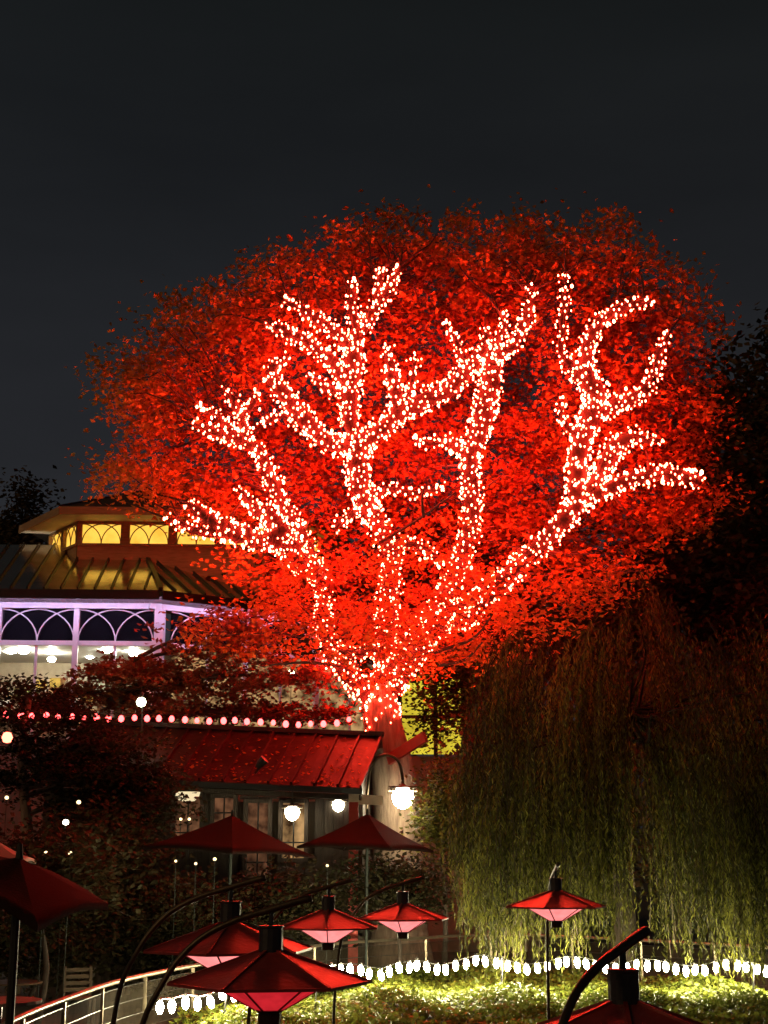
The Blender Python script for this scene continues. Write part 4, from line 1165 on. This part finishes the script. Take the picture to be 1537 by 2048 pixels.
# support post of that string at the left, and the cable's ends
p = P(15, 1475, 27)
t = empty('red_lantern', p)
m = MB(); m.lathe(p, [(0.02, -0.10), (0.07, -0.085), (0.105, 0.0), (0.07, 0.085), (0.03, 0.10)], 12); m.build('globe', 'lantern_red', t, True)
m = MB(); m.lathe(p, [(0.035, 0.095), (0.035, 0.13), (0.0, 0.135)], 8); m.build('cap', 'black_metal', t)
m = MB(); m.tube([p + [0, 0, 0.13], p + [0.02, 0, 0.55]], 0.008, 4); m.build('cord', 'wire', t)
tag(t, 'single red globe lantern hanging at the left edge', 'lantern')
p = P(283, 1404, 32.2)
t = empty('garden_spotlight', p)
m = MB(); m.lathe(p, [(0.0, -0.11), (0.08, -0.08), (0.11, 0), (0.08, 0.07), (0.03, 0.1)], 12); m.build('bulb', 'spot_green', t, True)
m = MB(); m.tube([p + [0, 0, 0.09], p + [0, 0.05, 0.22]], 0.03, 6); m.build('socket', 'black_metal', t)
m = MB(); m.tube([(p[0], p[1] + 0.2, 0), (p[0], p[1] + 0.2, p[2] + 0.25), p + [0, 0.05, 0.22]], 0.022, 6); m.build('pole', 'black_metal', t)
tag(t, 'greenish-white globe lamp among the dark maple leaves', 'lamp')

# small lights among the leaves
def small_lamp(px, py, Y, s, label, mat='candle', nm='table_lamp'):
    p = P(px, py, Y); s = s * 0.55; t = empty(nm, (p[0], p[1], 0))
    m = MB(); m.lathe(p, [(0.0, -s), (s * 0.8, -s * 0.7), (s, 0), (s * 0.7, s * 0.6), (0.01, s * 0.8)], 9); m.build('globe', mat, t, True)
    m = MB(); m.tube([(p[0], p[1], 0), p - [0, 0, s * 0.9]], 0.008, 5); m.build('stem', 'wire', t)
    tag(t, label, 'lamp', 'small lamps among the terrace shrubs')
small_lamp(14, 1595, 27.5, 0.07, 'small white lamp at the left edge beside the lodge')
small_lamp(158, 1604, 28, 0.08, 'small lamp low in the shrubs left of the lodge')
small_lamp(132, 1644, 26, 0.10, 'brightest of the small lamps in the left shrubs', 'lantern_white')
small_lamp(92, 1703, 23.5, 0.05, 'left one of two tiny lamps behind the big parasol')
small_lamp(141, 1706, 23.5, 0.06, 'right one of two tiny lamps behind the big parasol')
small_lamp(362, 1638, 29.8, 0.06, 'left of two lamps behind the lodge window')
small_lamp(379, 1638, 29.8, 0.06, 'right of two lamps behind the lodge window')
small_lamp(352, 1722, 26.5, 0.045, 'leftmost small light under the left red parasol')
small_lamp(392, 1727, 26.5, 0.05, 'middle small light under the left red parasol')
small_lamp(430, 1718, 26.5, 0.06, 'right small light under the left red parasol')
small_lamp(655, 1731, 28, 0.05, 'small light below the gap between the red parasols')
small_lamp(165, 1456, 35.5, 0.12, 'white light glimpsed below the dark maple', 'lantern_white')
small_lamp(245, 1352, 36.5, 0.20, 'large whitish light behind the maple leaves', 'lantern_white')
small_lamp(583, 1345, 37, 0.15, 'white light left of the trunk fork, under the crown', 'lantern_white')

# ------------------------------------------------------------------ parasols
def parasol(px, py, Y, rad, h, rot, label, mat='red_canvas', sides=4, tilt=0.0, given=None):
    c = P(px, py, Y) if given is None else sum(given) / len(given)      # centre of the rim
    root = empty('parasol', (c[0], c[1], 0))
    corners = [np.array([rad * math.cos(rot + k * 2 * math.pi / sides), rad * math.sin(rot + k * 2 * math.pi / sides), 0]) for k in range(sides)]
    if given is not None: corners = [q - c for q in given]
    ct, st_ = math.cos(tilt), math.sin(tilt)
    tl = lambda q: c + np.array([q[0] * ct + q[2] * st_, q[1], -q[0] * st_ + q[2] * ct])
    for k in range(sides):
        a_, b_ = corners[k], corners[(k + 1) % sides]
        m = MB(); vs = []; n1, n2 = 6, 8
        for i in range(n1 + 1):
            s_ = i / n1
            for j in range(n2 + 1):
                t_ = j / n2
                e_ = a_ * (1 - t_) + b_ * t_
                rimz = 0.05 * math.sin(math.pi * t_) * s_ ** 3        # edge bows up between the ribs
                z = h * (1 - s_) + 0.22 * h * (s_ ** 2 - s_) + rimz
                vs.append(tl(np.array([e_[0] * s_, e_[1] * s_, e_[2] * s_ + z])))
        w1 = n2 + 1
        fs = [(i * w1 + j, i * w1 + j + 1, (i + 1) * w1 + j + 1, (i + 1) * w1 + j) for i in range(n1) for j in range(n2)]
        base_n = len(vs)
        for j in range(n2 + 1):                                        # short valance
            vs.append(vs[n1 * w1 + j] - np.array([0, 0, 0.045]))
        fs += [(n1 * w1 + j, n1 * w1 + j + 1, base_n + j + 1, base_n + j) for j in range(n2)]
        m.add(vs, fs); m.build('canopy_panel', mat, root, True)
        m = MB(); m.tube([tl(np.array([a_[0] * s_, a_[1] * s_, a_[2] * s_ + h * (1 - s_) + 0.22 * h * (s_ ** 2 - s_) - 0.03])) for s_ in (0.03, 0.3, 0.6, 0.98)], 0.013, 5, False); m.build('rib', 'plank_b', root)
    m = MB(); tp = tl(np.array([0, 0, h])); m.tube([(c[0], c[1], 0), tp - [0, 0, 0.02], tp + [0, 0, 0.09]], [0.03, 0.03, 0.015], 8); m.build('pole', 'wire', root)
    m = MB(); m.lathe((c[0], c[1], 0), [(0.30, 0.002), (0.30, 0.06), (0.05, 0.08), (0.04, 0.25)], 14); m.build('base', 'black_metal', root)
    tag(root, label, 'parasol', 'canvas parasols on the terrace')
    return root
parasol(459, 1703, 27.0, 1.60, 0.66, R(-82), 'red square parasol left of centre, in front of the lodge door', tilt=0.055)
parasol(733, 1697, 29.0, 1.44, 0.68, R(-70), 'red parasol in front of the tree trunk, its pole beside the red post', tilt=0.03)
q0, q1, q2 = P(-150, 1740, 9.9), P(76, 1850, 9.0), P(217, 1807, 10.2)
parasol(0, 0, 0, 1, 0.20, 0, 'large dark red parasol cut off by the left edge', given=[q0, q1, q2, q0 + q2 - q1])
parasol(-20, 1722, 22.0, 0.85, 0.35, R(-40), 'dull grey parasol at the left edge above the large red one', 'grey_canvas')

# ------------------------------------------------------------------ red garden lamps on curved arms
def garden_lamp(px, py, Y, label, az=math.pi, rot=0.0, s=1.0, diff='diffuser_pink'):
    c = P(px, py, Y)
    d = np.array([math.cos(az), math.sin(az), 0])
    base = c + d * 0.78 * s
    root = empty('garden_lamp', (base[0], base[1], 0))
    rad, ap = 0.55 * s, 0.185 * s
    for k in range(6):
        a0, a1 = rot + k * math.pi / 3, rot + (k + 1) * math.pi / 3
        e0 = np.array([math.cos(a0), math.sin(a0), 0]); e1 = np.array([math.cos(a1), math.sin(a1), 0])
        m = MB(); vs = []
        n1, n2 = 6, 6
        for i in range(n1 + 1):
            s_ = 0.12 + 0.88 * i / n1
            for j in range(n2 + 1):
                t_ = j / n2
                e_ = e0 * (1 - t_) + e1 * t_
                dent = -0.012 * math.sin(math.pi * t_) * math.sin(math.pi * i / n1)
                vs.append(c + e_ * rad * s_ + np.array([0, 0, ap * (1 - s_) ** 0.92 + dent]))
        w1 = n2 + 1
        m.add(vs, [(i * w1 + j, i * w1 + j + 1, (i + 1) * w1 + j + 1, (i + 1) * w1 + j) for i in range(n1) for j in range(n2)])
        m.build('shade_panel', 'red_enamel', root, True)
        m = MB(); m.beam(c + e0 * rad * 0.12 + [0, 0, ap * 0.89 + 0.004], c + e0 * rad * 0.995 + [0, 0, 0.006], 0.016, 0.012); m.build('shade_rib', 'red_enamel', root)
        m = MB(); m.beam(c + e0 * rad, c + e1 * rad, 0.012, 0.016); m.build('shade_rim', 'red_enamel', root)
        # glass panel of the inverted cone under the shade
        q = [c + e0 * 0.31 * s + [0, 0, -0.012], c + e1 * 0.31 * s + [0, 0, -0.012], c + e1 * 0.085 * s + [0, 0, -0.135 * s], c + e0 * 0.085 * s + [0, 0, -0.135 * s]]
        m = MB(); m.quad(*q); m.build('glass_panel', diff, root)
        m = MB(); m.beam(q[0] * 1.0, q[3], 0.010, 0.010); m.build('glass_bar', 'red_enamel', root)
    m = MB(); m.lathe(c, [(0.0, -0.21 * s), (0.06 * s, -0.21 * s), (0.065 * s, -0.148 * s), (0.09 * s, -0.138 * s), (0.0, -0.137 * s)], 12); m.build('bottom_cap', 'bronze', root)
    m = MB(); m.lathe(c, [(0.066 * s, 0.13 * s), (0.066 * s, 0.285 * s), (0.07 * s, 0.29 * s), (0.07 * s, 0.30 * s), (0.0, 0.301 * s)], 14); m.build('collar', 'black_metal', root)
    prof = [(-0.22, 0.445), (-0.12, 0.42), (0.0, 0.385), (0.2, 0.325), (0.38, 0.235), (0.51, 0.11), (0.60, -0.03), (0.68, -0.2), (0.73, -0.5), (0.765, -1.0), (0.78, -c[2] / s)]
    pts = [c + d * r_ * s + np.array([0, 0, z * s]) for r_, z in prof]
    sp_ = smooth_path(pts, 4)
    m = MB(); m.tube(sp_, np.interp(np.arange(len(sp_)), [0, 6, 20, len(sp_)], [0.022, 0.021, 0.016, 0.018]).tolist(), 10); m.build('arm', 'bronze', root, True)
    m = MB()
    m.tube([c + [0, 0, 0.29 * s], c + [0, 0, 0.385 * s]], 0.014, 8); m.build('stem', 'black_metal', root)
    tag(root, label, 'garden lamp', 'red hexagonal garden lamps on curved arms')
    return root
garden_lamp(541, 1966, 8.1, 'nearest whole red garden lamp, dark front panel, bottom left of centre', R(180), R(8), 1.0, 'diffuser_red')
garden_lamp(460, 1900, 9.7, 'red garden lamp half hidden behind the nearest one', R(178), R(22), 1.03)
garden_lamp(657, 1855, 14.5, 'red garden lamp with bright pink glass above the railing', R(180), R(30))
garden_lamp(806, 1838, 16.6, 'red garden lamp with pink glass, farthest along the railing', R(182), R(20))
garden_lamp(1113, 1814, 15.4, 'dark red garden lamp hanging in front of the willow', R(92), R(10), 0.98)
garden_lamp(1252, 2088, 5.8, 'closest garden lamp, only its dark cap and arm in the bottom right corner', R(232), R(25), 0.92, 'diffuser_red')

# ------------------------------------------------------------------ terrace furniture
def make_chair(p, rz, label):
    root = empty('garden_chair', p); root.rotation_euler = (0, 0, rz)
    def part(name, boxes):
        m = MB()
        for c_, s_ in boxes: m.box(c_, s_)
        me_o = m.build(name, 'teak'); me_o.parent = root
    part('seat', [((0, -0.2 + 0.1 * k, 0.45), (0.46, 0.08, 0.025)) for k in range(5)])
    for x_, y_, h_ in ((-0.21, -0.22, 0.44), (0.21, -0.22, 0.44), (-0.21, 0.24, 0.92), (0.21, 0.24, 0.92)):
        part('leg', [((x_, y_, h_ / 2), (0.045, 0.045, h_))])
    for k in range(4):
        part('back_slat', [((0, 0.24, 0.56 + 0.10 * k), (0.37, 0.02, 0.06))])
    tag(root, label, 'chair', 'wooden terrace chairs')
def make_table(p, label):
    root = empty('terrace_table', p)
    def part(name, m, mat):
        o = m.build(name, mat); o.parent = root
    m = MB(); m.lathe((0, 0, 0), [(0.0, 0.745), (0.48, 0.745), (0.49, 0.73), (0.48, 0.715), (0, 0.714)], 20); part('table_top', m, 'teak')
    m = MB(); m.tube([(0, 0, 0.03), (0, 0, 0.715)], 0.035, 8); part('pedestal', m, 'black_metal')
    m = MB(); m.lathe((0, 0, 0), [(0.0, 0.03), (0.25, 0.03), (0.26, 0.0)], 14); part('foot', m, 'black_metal')
    tag(root, label, 'table', 'round terrace tables')
fl = lambda px, py: at_z(px, py, 0.0)
p = P(160, 1960, 24); make_chair((p[0], p[1], 0.003), R(20), 'wooden slatted chair beyond the railing at left')
p = P(350, 1900, 28.5); make_chair((p[0], p[1], 0.003), R(-60), 'wooden chair under the left red parasol')
p = P(125, 1960, 23.4); make_table((p[0] - 0.8, p[1], 0.003), 'round table beside the slatted chairs at left')
p = P(470, 1900, 28.6); make_table((p[0], p[1], 0.003), 'round table under the left red parasol')
p = P(30, 1998, 15.2); t_ = p
m = MB(); m.lathe((p[0] - 0.15, p[1], 0), [(0.0, p[2]), (0.42, p[2] - 0.01), (0.42, p[2] - 0.04), (0, p[2] - 0.041)], 20)
rt = empty('side_table', (p[0] - 0.15, p[1], 0)); m.build('table_top', 'grey_canvas', rt)
m = MB(); m.tube([(p[0] - 0.15, p[1], 0), (p[0] - 0.15, p[1], p[2] - 0.04)], 0.03, 8); m.build('pedestal', 'black_metal', rt)
tag(rt, 'small round brown table in the bottom left corner', 'table')
